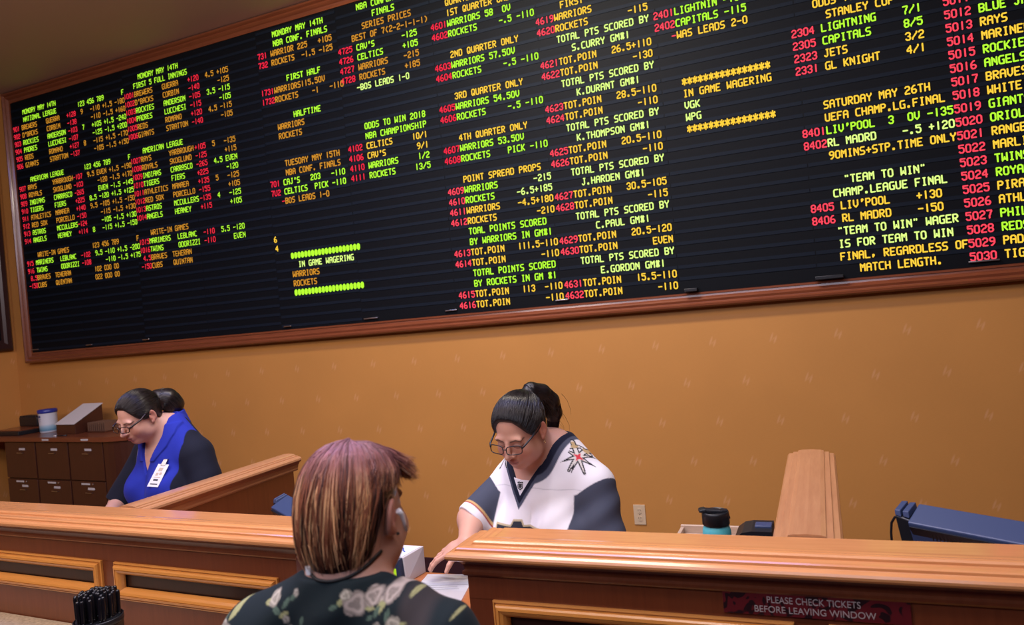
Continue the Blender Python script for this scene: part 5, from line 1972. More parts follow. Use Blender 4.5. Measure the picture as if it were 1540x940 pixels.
def jersey_c(V):
    q = F2.loc(V)
    c = np.tile(np.array([0.78, 0.76, 0.80]), (len(V), 1))
    grey = np.array([0.058, 0.066, 0.098])
    navy = np.array([0.010, 0.013, 0.030])
    # sleeves
    for s, e, sg, ext in ((SHL, ELL_, 1, 0.0), (SHR, ELR, -1, 0.012)):
        ax = (e - s)
        L_ = np.linalg.norm(ax)
        ax = ax / L_
        t = (V - s) @ ax
        rad = V - s - t[:, None] * ax
        outw = sg * q[:, 0] - 0.165 - 0.05 * ss(-0.16, -0.24, q[:, 2]) * 0
        arc = t - ((-0.010 if sg > 0 else 0.060) + 0.50 * np.clip(0.235 - sg * q[:, 0], -0.03, 0.07))
        m = np.minimum(sg * q[:, 0] - 0.156, arc)
        m = ss(-0.0015, 0.0015, m)
        c = blend(c, m, grey)
        hem = t - (L_ + ext)
        if sg < 0:
            c = blend(c, ss(-0.0015, 0.0015, hem + 0.040) * m, (0.55, 0.36, 0.16))
            c = blend(c, ss(-0.0015, 0.0015, hem + 0.032) * m, (0.35, 0.05, 0.05))
            c = blend(c, ss(-0.0015, 0.0015, hem + 0.027) * m, (0.78, 0.76, 0.80))
        else:
            c = blend(c, ss(-0.0015, 0.0015, hem + 0.020) * (m), (0.04, 0.045, 0.07))
    # collar bands
    d = cut2(V)
    on = (q[:, 2] > VZ2 - 0.05)
    c = blend(c, ss(0.0275, 0.0255, d) * on, grey * 1.25)
    c = blend(c, ss(0.0165, 0.0145, d) * on, navy)
    # inset below the V
    # yoke seam
    sm = np.abs(q[:, 2] + 0.115 + 0.10 * np.abs(q[:, 0])) - 0.0012
    c = blend(c, ss(0.0012, -0.0006, sm) * (np.abs(q[:, 0]) < 0.18) * (q[:, 1] < 0) * (d > 0.028) * 0.5, (0.40, 0.40, 0.45))
    # shoulder crests: crossed swords over a star
    for sg in (1, -1):
        c0 = np.array([sg * 0.150, -0.020, -0.052])
        eu = np.array([sg * 0.86, -0.15, -0.42])
        eu /= np.linalg.norm(eu)
        nn = np.array([sg * 0.38, -0.62, 0.68])
        nn = nn - eu * (nn @ eu)
        nn /= np.linalg.norm(nn)
        ev = np.cross(nn, eu) * sg
        dq = q - c0
        u = dq @ eu
        v = dq @ ev
        ok = np.abs(dq @ nn) < 0.045
        out = np.full(len(V), 1.0)
        for a0, a1, w_ in ((2.6, -0.55, 0.0062), (1.65, -1.50, 0.0062)):
            p0 = np.array([cos(a0), sin(a0)]) * 0.060
            p1 = np.array([cos(a1), sin(a1)]) * 0.060
            ab = p1 - p0
            t = np.clip(((u - p0[0]) * ab[0] + (v - p0[1]) * ab[1]) / (ab @ ab), 0, 1)
            dd = np.hypot(u - p0[0] - t * ab[0], v - p0[1] - t * ab[1]) - w_ * (1 - 0.85 * np.clip((t - 0.5) * 2, 0, 1))
            g = p0 + ab * 0.16
            n_ = np.array([-ab[1], ab[0]]) / np.linalg.norm(ab)
            tt = np.clip((u - g[0]) * n_[0] + (v - g[1]) * n_[1], -0.016, 0.016)
            dd = np.minimum(dd, np.hypot(u - g[0] - tt * n_[0], v - g[1] - tt * n_[1]) - 0.0045)
            out = np.minimum(out, dd)
        st = star(u, v, 8, 0.040, 0.012, 0.25)
        out = np.minimum(out, st)
        c = blend(c, ss(0.0050, 0.0034, out) * ok, (0.012, 0.012, 0.018))
        c = blend(c, ss(0.0005, -0.0010, out) * ok, (0.70, 0.66, 0.62))
        hilt = np.minimum(np.hypot(u + 0.040, v - 0.025), np.hypot(u + 0.004, v - 0.047)) - 0.014
        c = blend(c, ss(0.001, -0.001, hilt) * ss(0.0002, -0.0010, out) * ok, (0.50, 0.36, 0.18))
        c = blend(c, ss(0.001, -0.001, star(u, v, 4, 0.020, 0.0075, 0.25)) * ok, (0.62, 0.05, 0.07))
    # top edge of the chest crest
    b = np.maximum(np.abs(q[:, 0] + 0.045) - 0.098, np.maximum(q[:, 2] + 0.240, -0.34 - q[:, 2]))
    fr = q[:, 1] < 0
    tip = np.maximum(np.abs(q[:, 0] + 0.045) - 0.018 - 0.5 * (-0.222 - q[:, 2]), q[:, 2] + 0.222)
    b = np.minimum(b, np.maximum(tip, -0.34 - q[:, 2]))
    c = blend(c, ss(0.001, -0.001, b) * fr, (0.50, 0.42, 0.27))
    c = blend(c, ss(-0.005, -0.007, b) * fr, (0.03, 0.033, 0.045))
    return c


jo = ppart(P2, 'jersey', jersey, (-1.42, 2.08, 0.80), (-0.60, 2.82, 1.56), 0.0032, M_cloth, jersey_c, 1, label='white jersey with grey sleeves and shoulder crests')
# white inset and league shield below the V
pt = front_point(jersey_base, F2, 0.0, VZ2 + 0.045)
bm = bmesh.new()
ins = []
for (x, z) in ((VX2, VZ2 + 0.0), (VX2 + 0.040, VZ2 + 0.054), (VX2, VZ2 + 0.052), (VX2 - 0.040, VZ2 + 0.054)):
    y = front_point(jersey_base, F2, x, z)[1] + 0.004
    ins.append(Vector(F2.w((x, y, z))) - Vector(P2.location))
fv = Vector(F2.R @ np.array([0, 1.0, 0]))
va = [bm.verts.new(p) for p in ins]
vb = [bm.verts.new(p + fv * 0.003) for p in ins]
bm.faces.new(va)
bm.faces.new(vb[::-1])
for i in range(4):
    bm.faces.new((va[i], vb[i], vb[(i + 1) % 4], va[(i + 1) % 4]))
bmesh.ops.recalc_face_normals(bm, faces=bm.faces[:])
obj('neck_inset', bm, plain('jersey_white', (0.78, 0.76, 0.80), 0.7), P2)
SHIELD = [(0, -1.0), (0.42, -0.72), (0.72, -0.55), (0.80, 0.0), (0.72, 0.42), (0.92, 0.72), (0.45, 0.86), (0, 0.74), (-0.45, 0.86), (-0.92, 0.72), (-0.72, 0.42), (-0.80, 0.0), (-0.72, -0.55), (-0.42, -0.72)]
zc = VZ2 + 0.034
yc = float(np.array(front_point(jersey_base, F2, VX2, zc))[1]) + 0.0025
slp = float((front_point(jersey_base, F2, VX2, VZ2 + 0.052)[1] - front_point(jersey_base, F2, VX2, VZ2)[1]) / 0.052)
yc = float(front_point(jersey_base, F2, VX2, VZ2)[1] + 0.004 + slp * (zc - VZ2))
for nm, sc_, dy, cl in (('league_shield', 0.0155, 0.0, (0.02, 0.02, 0.025)), ('shield_field', 0.0115, -0.0006, (0.5, 0.5, 0.53)), ('shield_bar', 0.0085, -0.0012, (0.02, 0.02, 0.025))):
    bm = bmesh.new()
    tiltz = lambda z: (z - zc) * slp - 0.0015
    va = [bm.verts.new(Vector(F2.w((VX2 + x * sc_, yc + dy + tiltz(zc + z * sc_), zc + z * sc_))) - Vector(P2.location)) for x, z in SHIELD]
    vb = [bm.verts.new(v.co + fv * 0.0015) for v in va]
    bm.faces.new(va)
    bm.faces.new(vb[::-1])
    for i in range(len(va)):
        bm.faces.new((va[i], vb[i], vb[(i + 1) % len(va)], va[(i + 1) % len(va)]))
    bmesh.ops.recalc_face_normals(bm, faces=bm.faces[:])
    obj(nm, bm, plain(nm + '_col', cl, 0.5), P2)

# hair pulled back into a high tail
TAIL2 = [H2.w(p) for p in ((0.0, 0.098, 0.078), (0.012, 0.122, 0.076), (0.032, 0.144, 0.046), (0.046, 0.156, 0.004), (0.048, 0.154, -0.044), (0.040, 0.144, -0.078))]


def hair2(P):
    d = scalp(H2, P, 0.012)
    t = chain(P, TAIL2, [0.019, 0.027, 0.033, 0.034, 0.029, 0.018], 0.02)
    d = smin(d, t, 0.016)
    return d


def hair_col(base, tip, H):
    def f(V):
        c = np.tile(base, (len(V), 1))
        return c
    return f


hp2 = ppart(P2, 'hair', hair2, (-1.20, 2.2, 1.22), (-0.82, 2.68, 1.64), 0.0028, M_hair, BLACKHAIR, 2,
      strandf=lambda V: strand_field(H2, V, (0.02, 0.075, 0.085), (0.1, 0.8, 0.5)), label='black hair tied in a high ponytail')


so = obj('hair_strands', scalp_strands(P2, H2, (0.0, 0.098, 0.078), 1500, 0.0011, BLACKHAIR, 0.0125, 5), M_strandblack, hp2)
so['kind'] = 'stuff'
so = obj('tail_strands', tail_strands(P2, TAIL2, [0.019, 0.027, 0.033, 0.034, 0.029, 0.018], 700, 0.0012, BLACKHAIR, 6), M_strandblack, hp2)
so['kind'] = 'stuff'


def loose_strands(parent, H, paths, r, col, name='loose_hair'):
    V, F = tubes_np(np.array(paths), np.array([[r, r, r * .8, r * .6, r * .3]] * len(paths)))
    me = npmesh(name, rel(parent, V), F, np.tile(col, (len(V), 1)))
    return obj(name, me, M_strand, parent)


rg = np.random.default_rng(3)
pth = []
for k in range(22):
    i = rg.integers(1, 5)
    a = TAIL2[i] + rg.normal(0, 0.016, 3)
    pth.append([a, a + np.array([0.01, 0.005, -0.01]) + rg.normal(0, .3 * .004, 3), a + np.array([0.018, 0.008, -0.03]) + rg.normal(0, .3 * .008, 3), a + np.array([0.024, 0.01, -0.055]) + rg.normal(0, .3 * .012, 3), a + np.array([0.030, 0.012, -0.085]) + rg.normal(0, .3 * .016, 3)])
loose_strands(P2, H2, pth, 0.0008, BLACKHAIR)
bm = bmesh.new()
cpos_t = Vector(TAIL2[0] * 0.35 + TAIL2[1] * 0.65) - Vector(P2.location)
dv_t = Vector(TAIL2[1] - TAIL2[0]).normalized()
u_ = dv_t.orthogonal().normalized()
v_ = dv_t.cross(u_)
tube(bm, [cpos_t + (u_ * cos(2 * PI * k / 20) + v_ * sin(2 * PI * k / 20)) * 0.027 for k in range(21)], 0.005, 8, cap=False)
obj('hair_tie', bm, M_black, P2)
spectacles(P2, H2, plain('gunmetal_frame', (0.03, 0.03, 0.035), 0.3, metal=0.6), low=-0.004, lw=0.0275, lh=0.0132, y=-0.111, rim=0.0017, temple=0.0028, lab='thin dark-rimmed eyeglasses')
bm = bmesh.new()
e0 = Vector(H2.w((0.081, 0.003, -0.042))) - Vector(P2.location)
tube(bm, [e0 + Vector((0.0, -0.006 * sin(2 * PI * k / 16), -0.006 + 0.006 * cos(2 * PI * k / 16))) for k in range(17)], 0.0012, 6, cap=False)
obj('earring', bm, plain('gold', (0.75, 0.55, 0.28), 0.25, metal=1.0), P2, 'small gold hoop earring')
bm = bmesh.new()
nk = []
for x, z in ((-0.060, -0.045), (-0.035, -0.10), (-0.010, -0.150), (0.004, -0.158), (0.022, -0.13), (0.048, -0.075), (0.066, -0.03)):
    p = front_point(skin2, F2, x, z, 0.0012)
    nk.append(Vector(F2.w(p)) - Vector(P2.location))
legs(P2, F2, -0.56)

# ================= teller in blue at left =================
P1 = thing('person', 'person at left with dark ponytail, glasses, blue navy-sleeved shirt and white badge, looking down', 'person', (-3.17, 2.80, 0.0))
H1 = Head((-3.2, 2.65, 1.49), rotm(radians(-5.5), radians(27.3), radians(1.4)), 1.047, 1.04)
F1 = Frame((-3.165, 2.785, 1.425), rotm(radians(-6), radians(6)))
SHR1, SHL1 = F1.w((-0.195, 0, -0.165)), F1.w((0.195, 0, -0.165))
ELR1, ELL1 = np.array([-3.47, 2.72, 1.03]), np.array([-2.87, 2.76, 1.02])
WRR1, WRL1 = np.array([-3.36, 2.50, 0.975]), np.array([-3.02, 2.50, 0.97])


def skin1(P):
    d = H1.sdf(P)
    d = smin(d, cone(P, H1.w((0, 0.030, -0.055)), F1.w((0, -0.015, -0.01)), 0.060, 0.068), 0.03)
    d = smin(d, cone(P, H1.w((0, -0.014, -0.072)), F1.w((0, -0.055, -0.06)), 0.036, 0.052), 0.03)
    d = smin(d, torso(F1, P, shz=-0.160, trap=0.066), 0.03)
    for s, e, w_ in ((SHR1, ELR1, WRR1), (SHL1, ELL1, WRL1)):
        d = smin(d, smin(cone(P, s, e, 0.064, 0.054), cone(P, e, w_, 0.052, 0.030), 0.03), 0.03)
    d = smin(d, hand_sdf(P, WRR1, (0.3, -0.9, -0.15), (0, 0, -1), -1, 0.92, 0.3), 0.012)
    d = smin(d, hand_sdf(P, WRL1, (-0.3, -0.9, -0.15), (0, 0, -1), 1, 0.92, 0.3), 0.012)
    return d


ppart(P1, 'body', skin1, (-3.62, 2.22, 0.84), (-2.74, 3.02, 1.70), 0.0034, M_skin, lambda V: H1.colors(V, np.tile(SKIN1, (len(V), 1)), lips=(0.42, 0.15, 0.13), brow=(0.05, 0.03, 0.025)), 1)
VZ1 = -0.215


def cut1(P):
    return v_cut(F1, P, VZ1, 0.42, 0.078, back=0.06)


def shirt_base(P):
    d = torso(F1, P, shz=-0.160, trap=0.066) - 0.012
    for s, e in ((SHL1, ELL1), (SHR1, ELR1)):
        d = smin(d, sleeve(P, s, e, 0.0, 0.082, 0.076), 0.035)
    q = F1.loc(P)
    d = d + (0.003 * np.sin(q[:, 0] * 34 - q[:, 2] * 26 + 1.2 * np.sin(q[:, 2] * 15)) * ss(-0.15, -0.3, q[:, 2])).astype(np.float32)
    # open collar: stand round the back of the neck and lapels in front
    x = np.abs(q[:, 0])
    st = np.abs(np.sqrt(q[:, 0] ** 2 + ((q[:, 1] - 0.012) / 1.12) ** 2) - (0.088 - 0.25 * np.clip(q[:, 2], -0.05, 0.08))) - 0.0045
    st = np.maximum(st, np.maximum(q[:, 2] - 0.058 + 0.55 * np.clip(-q[:, 1], 0, 1), -0.10 - q[:, 2]))
    d = smin(d, st.astype(np.float32), 0.006)
    zl = q[:, 2]
    wv = np.clip(0.42 * (zl - VZ1), 0, 0.078)
    lap = np.maximum(x - wv - 0.058 * np.clip((zl - VZ1) / 0.13, 0, 1), np.maximum(q[:, 1] - 0.0, np.maximum(-0.150 - zl, zl - 0.02)))
    d = d - (0.0065 * ss(0.002, -0.002, lap)).astype(np.float32)
    return d


def shirt(P):
    return smax(shirt_base(P), -cut1(P), 0.003)


def shirt_c(V):
    q = F1.loc(V)
    navy = np.array([0.010, 0.012, 0.024])
    blue = np.array([0.020, 0.034, 0.36])
    c = np.tile(navy, (len(V), 1))
    x = np.abs(q[:, 0])
    edge = np.where(q[:, 0] > 0, np.interp(q[:, 2], [-0.40, -0.27, -0.17, -0.08, 0.0], [0.20, 0.175, 0.172, 0.185, 0.16]), np.interp(q[:, 2], [-0.40, -0.25, -0.1], [0.19, 0.165, 0.12]))
    m = np.minimum(edge - x, 0.035 - q[:, 1])
    c = blend(c, ss(-0.0015, 0.0015, m), blue)
    pipe = np.abs(x - edge) - 0.0018
    c = blend(c, ss(0.0012, -0.0008, pipe) * (q[:, 1] < 0.0) * (q[:, 0] < 0), (0.55, 0.55, 0.6))
    rad = np.sqrt(q[:, 0] ** 2 + (q[:, 1] - 0.012) ** 2)
    c = blend(c, ss(0.104, 0.100, rad) * ss(-0.06, -0.05, q[:, 2]), blue)
    pl = np.abs(q[:, 0] - 0.006) - 0.0009
    c = blend(c, ss(0.0010, -0.0005, pl) * (q[:, 2] < VZ1) * (q[:, 1] < 0), blue * 0.35)
    return c


ppart(P1, 'shirt', shirt, (-3.62, 2.30, 0.84), (-2.72, 3.04, 1.58), 0.0036, M_cloth, shirt_c, 1, label='blue shirt with navy sleeves and open collar')
TAIL1 = [H1.w(p) for p in ((0.0, 0.086, 0.014), (0.006, 0.126, 0.014), (0.024, 0.156, -0.010), (0.034, 0.162, -0.050), (0.026, 0.145, -0.090))]


def hair1(P):
    d = scalp(H1, P, 0.010)
    t = chain(P, TAIL1, [0.040, 0.043, 0.052, 0.050, 0.032], 0.02)
    return smin(d, t, 0.014)


hp1 = ppart(P1, 'hair', hair1, (-3.40, 2.44, 1.26), (-2.96, 2.94, 1.72), 0.0032, M_hair, np.array([0.014, 0.010, 0.010]), 2,
      strandf=lambda V: strand_field(H1, V, (0.01, 0.095, 0.020), (0.1, 0.9, 0.2)), label='black hair tied back')
so = obj('hair_strands', scalp_strands(P1, H1, (0.0, 0.100, 0.020), 1500, 0.0011, np.array([0.014, 0.010, 0.010]), 0.0105, 7), M_strandblack, hp1)
so['kind'] = 'stuff'
so = obj('tail_strands', tail_strands(P1, TAIL1, [0.040, 0.043, 0.052, 0.050, 0.032], 900, 0.0013, BLACKHAIR, 8), M_strandblack, hp1)
so['kind'] = 'stuff'
pth = []
for k in range(20):
    i = rg.integers(1, 4)
    a = TAIL1[i] + rg.normal(0, 0.020, 3)
    pth.append([a, a + np.array([0.012, 0.006, -0.006]) + rg.normal(0, .3 * .005, 3), a + np.array([0.020, 0.010, -0.02]) + rg.normal(0, .3 * .009, 3), a + np.array([0.024, 0.012, -0.04]) + rg.normal(0, .3 * .012, 3), a + np.array([0.026, 0.012, -0.06]) + rg.normal(0, .3 * .016, 3)])
loose_strands(P1, H1, pth, 0.0008, BLACKHAIR)
spectacles(P1, H1, plain('tortoise_frame', (0.03, 0.015, 0.014), 0.25, var=0.9, bscale=160), low=-0.004, lw=0.027, lh=0.0132, y=-0.111, rim=0.0020, temple=0.0040, lab='dark patterned eyeglasses')
# badge clipped to the shirt
bx, bz = 0.112, -0.205
pts9 = np.array([front_point(shirt, F1, bx + i * 0.030 - 0.010 * (j < 0), bz + j * 0.05, 0.0) for i in (-1, 0, 1) for j in (-1, 0, 1)])
A9 = np.stack([np.ones(9), pts9[:, 0], pts9[:, 2]], 1)
k9 = np.linalg.lstsq(A9, pts9[:, 1], rcond=None)[0]
k9[0] += (pts9[:, 1] - A9 @ k9).min() - 0.003


def bw(x, y, z):
    lx, lz = bx + x * cos(0.12) + z * sin(0.12), bz + z * cos(0.12) - x * sin(0.12)
    return Vector(F1.w((lx, k9[0] + k9[1] * lx + k9[2] * lz + y, lz))) - Vector(P1.location)


bdg = None
bm = bmesh.new()
hexa(bm, [bw(-0.030, 0, -0.05), bw(0.030, 0, -0.05), bw(0.030, 0.0012, -0.05), bw(-0.030, 0.0012, -0.05), bw(-0.030, 0, 0.04), bw(0.030, 0, 0.04), bw(0.030, 0.0012, 0.04), bw(-0.030, 0.0012, 0.04)])
bdg = obj('id_badge', bm, plain('badge_white', (0.72, 0.72, 0.76), 0.35), P1, 'white identity badge')
bm = bmesh.new()
hexa(bm, [bw(-0.013, -0.004, 0.036), bw(0.013, -0.004, 0.036), bw(0.013, 0.004, 0.036), bw(-0.013, 0.004, 0.036), bw(-0.010, -0.004, 0.062), bw(0.010, -0.004, 0.062), bw(0.010, 0.004, 0.062), bw(-0.010, 0.004, 0.062)], 0, 0.001)
obj('badge_clip', bm, M_steel, bdg)
bm = bmesh.new()
for (x0, x1, z0, z1) in ((-0.012, 0.010, 0.012, 0.026), (-0.016, -0.002, -0.006, 0.006), (0.002, 0.016, -0.002, 0.008), (-0.018, 0.018, -0.014, -0.011)):
    bm.faces.new([bm.verts.new(bw(x, -0.0006, z)) for x, z in ((x0, z0), (x1, z0), (x1, z1), (x0, z1))])
obj('badge_picture', bm, plain('badge_tan', (0.50, 0.40, 0.32), 0.5), bdg)
bm = bmesh.new()
for (x0, x1, z0, z1) in ((-0.014, 0.012, -0.026, -0.019), (-0.020, 0.020, -0.041, -0.037)):
    bm.faces.new([bm.verts.new(bw(x, -0.0006, z)) for x, z in ((x0, z0), (x1, z0), (x1, z1), (x0, z1))])
obj('badge_lines', bm, M_ink, bdg)
legs(P1, F1, -0.60)

# ================= customer seen from behind =================
P0 = thing('person', 'person seen from behind with short purple and blond hair, floral blouse and earbud', 'person', (-0.79, 1.04, 0.0))
H0 = Head((-0.797, 1.09, 1.517), rotm(radians(183), radians(6), 0), 1.0, 1.08)
F0 = Frame((-0.790, 1.030, 1.402), rotm(radians(186), radians(2)))
SHW, SHZ = 0.183, -0.105
SHR0, SHL0 = F0.w((-SHW, 0, SHZ)), F0.w((SHW, 0, SHZ))
ELR0, ELL0 = F0.w((-0.222, -0.03, -0.36)), F0.w((0.222, -0.02, -0.36))
WRR0, WRL0 = F0.w((-0.15, -0.26, -0.40)), F0.w((0.15, -0.26, -0.40))
TOR0 = dict(sh=SHW, shz=SHZ, chest=(0.165, 0.105, 0.22), bust=0.08, belly=(0.175, 0.13, 0.22), trap=0.046, hipz=-0.60, bustr=(0.085, 0.075, 0.08))


def skin0(P):
    d = H0.sdf(P)
    d = smin(d, cone(P, H0.w((0, 0.035, -0.055)), F0.w((0, -0.005, -0.03)), 0.056, 0.066), 0.035)
    d = smin(d, cone(P, H0.w((0, -0.02, -0.085)), F0.w((0, -0.06, -0.06)), 0.042, 0.055), 0.035)
    d = smin(d, torso(F0, P, **TOR0), 0.03)
    for s, e, w_ in ((SHR0, ELR0, WRR0), (SHL0, ELL0, WRL0)):
        d = smin(d, smin(cone(P, s, e, 0.052, 0.043), cone(P, e, w_, 0.042, 0.026), 0.03), 0.03)
    d = smin(d, hand_sdf(P, WRR0, F0.R @ np.array([0.2, -1, 0.1]), F0.R @ np.array([0, 0, -1.0]), -1, 0.95, 0.3), 0.012)
    d = smin(d, hand_sdf(P, WRL0, F0.R @ np.array([-0.2, -1, 0.1]), F0.R @ np.array([0, 0, -1.0]), 1, 0.95, 0.3), 0.012)
    return d


ppart(P0, 'body', skin0, (-1.14, 0.80, 0.90), (-0.44, 1.52, 1.70), 0.0032, M_skin, lambda V: H0.colors(V, np.tile(SKIN0, (len(V), 1)), flush=0.35), 1)


def blouse_base(P):
    d = torso(F0, P, **TOR0) - 0.008
    d = smin(d, cone(P, H0.w((0, 0.035, -0.055)), F0.w((0, -0.005, -0.03)), 0.063, 0.074), 0.035)
    for s, e in ((SHL0, ELL0), (SHR0, ELR0)):
        d = smin(d, sleeve(P, s, e, 0.02, 0.060, 0.060), 0.03)
    q = F0.loc(P)
    d = d + (0.0022 * np.sin(q[:, 0] * 60 + q[:, 2] * 30 + 1.5 * np.sin(q[:, 2] * 22))).astype(np.float32)
    return d


def blouse(P):
    q = F0.loc(P)
    neck = np.sqrt((q[:, 0] / 1.35) ** 2 + (q[:, 1] + 0.01) ** 2) - 0.072
    neck = np.maximum(neck, 0.030 - q[:, 2] - 1.1 * np.clip(-q[:, 1], 0, 0.06)).astype(np.float32)
    return smax(blouse_base(P), -neck, 0.004)


ROSES = [(-0.8597, 1.4028, 0.0183, 'w'), (-0.7729, 1.4602, 0.0088, 'w'), (-0.7467, 1.4354, 0.0047, 's'), (-0.7405, 1.4218, 0.0050, 's'), (-0.7182, 1.419, 0.0071, 'w'), (-0.6337, 1.4601, 0.0141, 'p'), (-0.6119, 1.4675, 0.0106, 'p'), (-0.5893, 1.469, 0.0094, 'p'), (-0.6465, 1.4728, 0.0065, 'w'), (-0.6002, 1.4314, 0.0053, 's'), (-0.577, 1.4347, 0.0088, 'w'), (-0.5823, 1.4225, 0.0082, 'w'), (-0.6711, 1.4121, 0.0065, 'p'), (-0.8256, 1.468, 0.0041, 's'), (-0.5396, 1.4795, 0.0041, 's'), (-0.7312, 1.4721, 0.0047, 's'), (-0.8833, 1.4318, 0.0053, 's'), (-0.5303, 1.4743, 0.0053, 'w')]
ROSES = [(a, b, r * 1.2, k) for a, b, r, k in ROSES]
LEAVES = [(-0.8495, 1.4375, 0.0115, 0.0049, 1.1, 'y'), (-0.8718, 1.4229, 0.0088, 0.0037, 0.8, 'g'), (-0.8384, 1.4093, 0.0110, 0.0041, 0.3, 'g'), (-0.7813, 1.4549, 0.0075, 0.0029, 0.2, 'y'), (-0.7627, 1.4467, 0.0079, 0.0033, -0.6, 'g'), (-0.7481, 1.4571, 0.0075, 0.0029, 1.0, 'g'), (-0.7498, 1.4414, 0.0066, 0.0029, 0.5, 'y'), (-0.7203, 1.4342, 0.0066, 0.0025, 1.2, 'g'), (-0.6943, 1.4163, 0.0088, 0.0045, 1.2, 'y'), (-0.6822, 1.4097, 0.0088, 0.0033, 0.4, 'g'), (-0.6669, 1.417, 0.0079, 0.0029, 0.9, 'g'), (-0.651, 1.465, 0.0079, 0.0031, 0.6, 'y'), (-0.6625, 1.4582, 0.0066, 0.0025, 0.3, 'g'), (-0.6167, 1.4553, 0.0079, 0.0037, -0.3, 'y'), (-0.5995, 1.4536, 0.0097, 0.0037, 0.9, 'y'), (-0.5953, 1.4613, 0.0075, 0.0029, 0.1, 'y'), (-0.6035, 1.4489, 0.0066, 0.0029, 1.2, 'g'), (-0.5604, 1.4709, 0.0079, 0.0037, 1.3, 'y'), (-0.5437, 1.472, 0.0066, 0.0025, -0.2, 'y'), (-0.5254, 1.4746, 0.0075, 0.0029, 0.1, 'g'), (-0.5867, 1.4457, 0.0066, 0.0025, 1.4, 'g'), (-0.5659, 1.4341, 0.0057, 0.0021, 0.3, 'y'), (-0.6129, 1.4417, 0.0044, 0.0025, 0.5, 'g'), (-0.8197, 1.414, 0.0088, 0.0029, 1.0, 'g'), (-0.8917, 1.4149, 0.0066, 0.0025, 0.6, 'y'), (-0.503, 1.4561, 0.0088, 0.0037, 1.2, 'o'), (-0.4956, 1.451, 0.0110, 0.0041, -0.5, 'o'), (-0.4899, 1.4443, 0.0066, 0.0025, -0.8, 'o'), (-0.7357, 1.4657, 0.0066, 0.0025, 0.7, 'g'), (-0.4999, 1.4393, 0.0053, 0.0021, 1.0, 'y')]
LEAVES = [(a, b, l * 1.3, w_ * 1.3, t, k) for a, b, l, w_, t, k in LEAVES]
FCOL = {'w': (0.62, 0.58, 0.50), 's': (0.50, 0.47, 0.42), 'p': (0.60, 0.52, 0.48)}
LCOL = {'y': (0.42, 0.42, 0.20), 'g': (0.11, 0.17, 0.13), 'o': (0.55, 0.34, 0.13)}


def flowers(V, c):
    """printed roses and leaves; the motif is laid on the back and repeated over the rest"""
    q = V
    u, v = (V[:, 0] + 0.0) / 1.155, 1.85 - (1.85 - V[:, 2]) / 1.155
    ph_ = (F0.loc(V)[:, 1] > -0.02)
    reps = [(0.0, 0.0)]
    ROSE2 = list(ROSES)
    LEAF2 = list(LEAVES)
    rq = random.Random(8)
    for k in range(170):
        x, z = rq.uniform(-1.0, -0.4), rq.uniform(0.9, 1.36)
        ROSE2.append((x, z, rq.uniform(0.006, 0.016), rq.choice('wsp')))
        for m in range(3):
            t = rq.uniform(0, 6.28)
            LEAF2.append((x + 0.02 * cos(t), z + 0.02 * sin(t), rq.uniform(.007, .012), rq.uniform(.003, .005), t, rq.choice('yg')))
    for (x, z, a, b, t, k) in LEAF2:
        du, dv = (u - x), (v - z)
        p, s = du * cos(t) + dv * sin(t), -du * sin(t) + dv * cos(t)
        wv = b * np.clip(1 - (p / a) ** 2, 0, 1)
        m = ss(0.0008, -0.0008, np.abs(s) - wv) * (np.abs(p) < a)
        cc = np.array(LCOL[k])
        c = blend(c, m, cc)
        c = blend(c, ss(0.0012, 0.0, np.abs(s) - 0.0002) * m * 0.5, cc * 0.45)
    for (x, z, r, k) in ROSE2:
        du, dv = (u - x), (v - z)
        rr_ = np.hypot(du, dv)
        th = np.arctan2(dv, du)
        n = 5
        edge = r * (0.86 + 0.16 * np.abs(np.cos(th * n / 2 + x * 90)))
        m = ss(0.0008, -0.0008, rr_ - edge)
        base = np.array(FCOL[k])
        shade = 0.72 + 0.28 * np.cos(rr_ / r * 11 + 1.3 * np.cos(th * 3 + x * 50))
        shade = np.where(rr_ < r * 0.2, 0.55, shade)
        col = base[None, :] * np.clip(shade, 0.5, 1.1)[:, None] * np.array([1, 0.97, 0.93])
        c = c * (1 - m[:, None]) + col * m[:, None]
    return c


def blouse_c(V):
    q = F0.loc(V)
    c = np.tile(np.array([0.013, 0.022, 0.027]), (len(V), 1))
    # sheer chiffon sleeves: skin tone shows through, patterned like the rest
    sheer = ss(0.115, 0.135, np.abs(q[:, 0])) * ss(0.05, -0.02, q[:, 2] + 0.0)
    c = blend(c, sheer * 0.5 * (q[:, 0] < 0) * ss(0.185, 0.160, np.abs(q[:, 0])), (0.10, 0.075, 0.075))
    return flowers(V, c)


ppart(P0, 'blouse', blouse, (-1.16, 0.80, 0.88), (-0.42, 1.30, 1.50), 0.0028, M_cloth, blouse_c, 1, label='dark teal blouse printed with white roses')


# layered bob built of real strands over a dark under-layer
def bob_shape(t, az):
    """t 0 crown .. 1 nape edge, az from the back (0) towards her left (+)"""
    T = np.array([0, .12, .25, .38, .5, .62, .75, .88, 1.0])
    RHO = np.array([0.0, .40, .70, .90, 1.0, 1.03, 1.0, .90, .74])
    Z = np.array([.124, .118, .101, .073, .038, .000, -.036, -.070, -.098])
    rho, z = np.interp(t, T, RHO), np.interp(t, T, Z)
    rx, ry = 0.088, 0.104
    left = np.clip(np.sin(az), 0, 1)
    x = np.sin(az) * rx * rho * (1 + 0.07 * left * np.clip(t - .4, 0, 1))
    behind = np.exp(-((az + 1.1) / 0.35) ** 2) * np.clip(t - 0.45, 0, 1)
    x = x * (1 - 0.35 * behind)
    y = np.cos(az) * ry * rho + 0.012 + 0.03 * behind
    return np.stack([x, y, z + 0.012 * np.clip(np.cos(az), 0, 1) * np.clip(.5 - t, 0, .5)], -1)


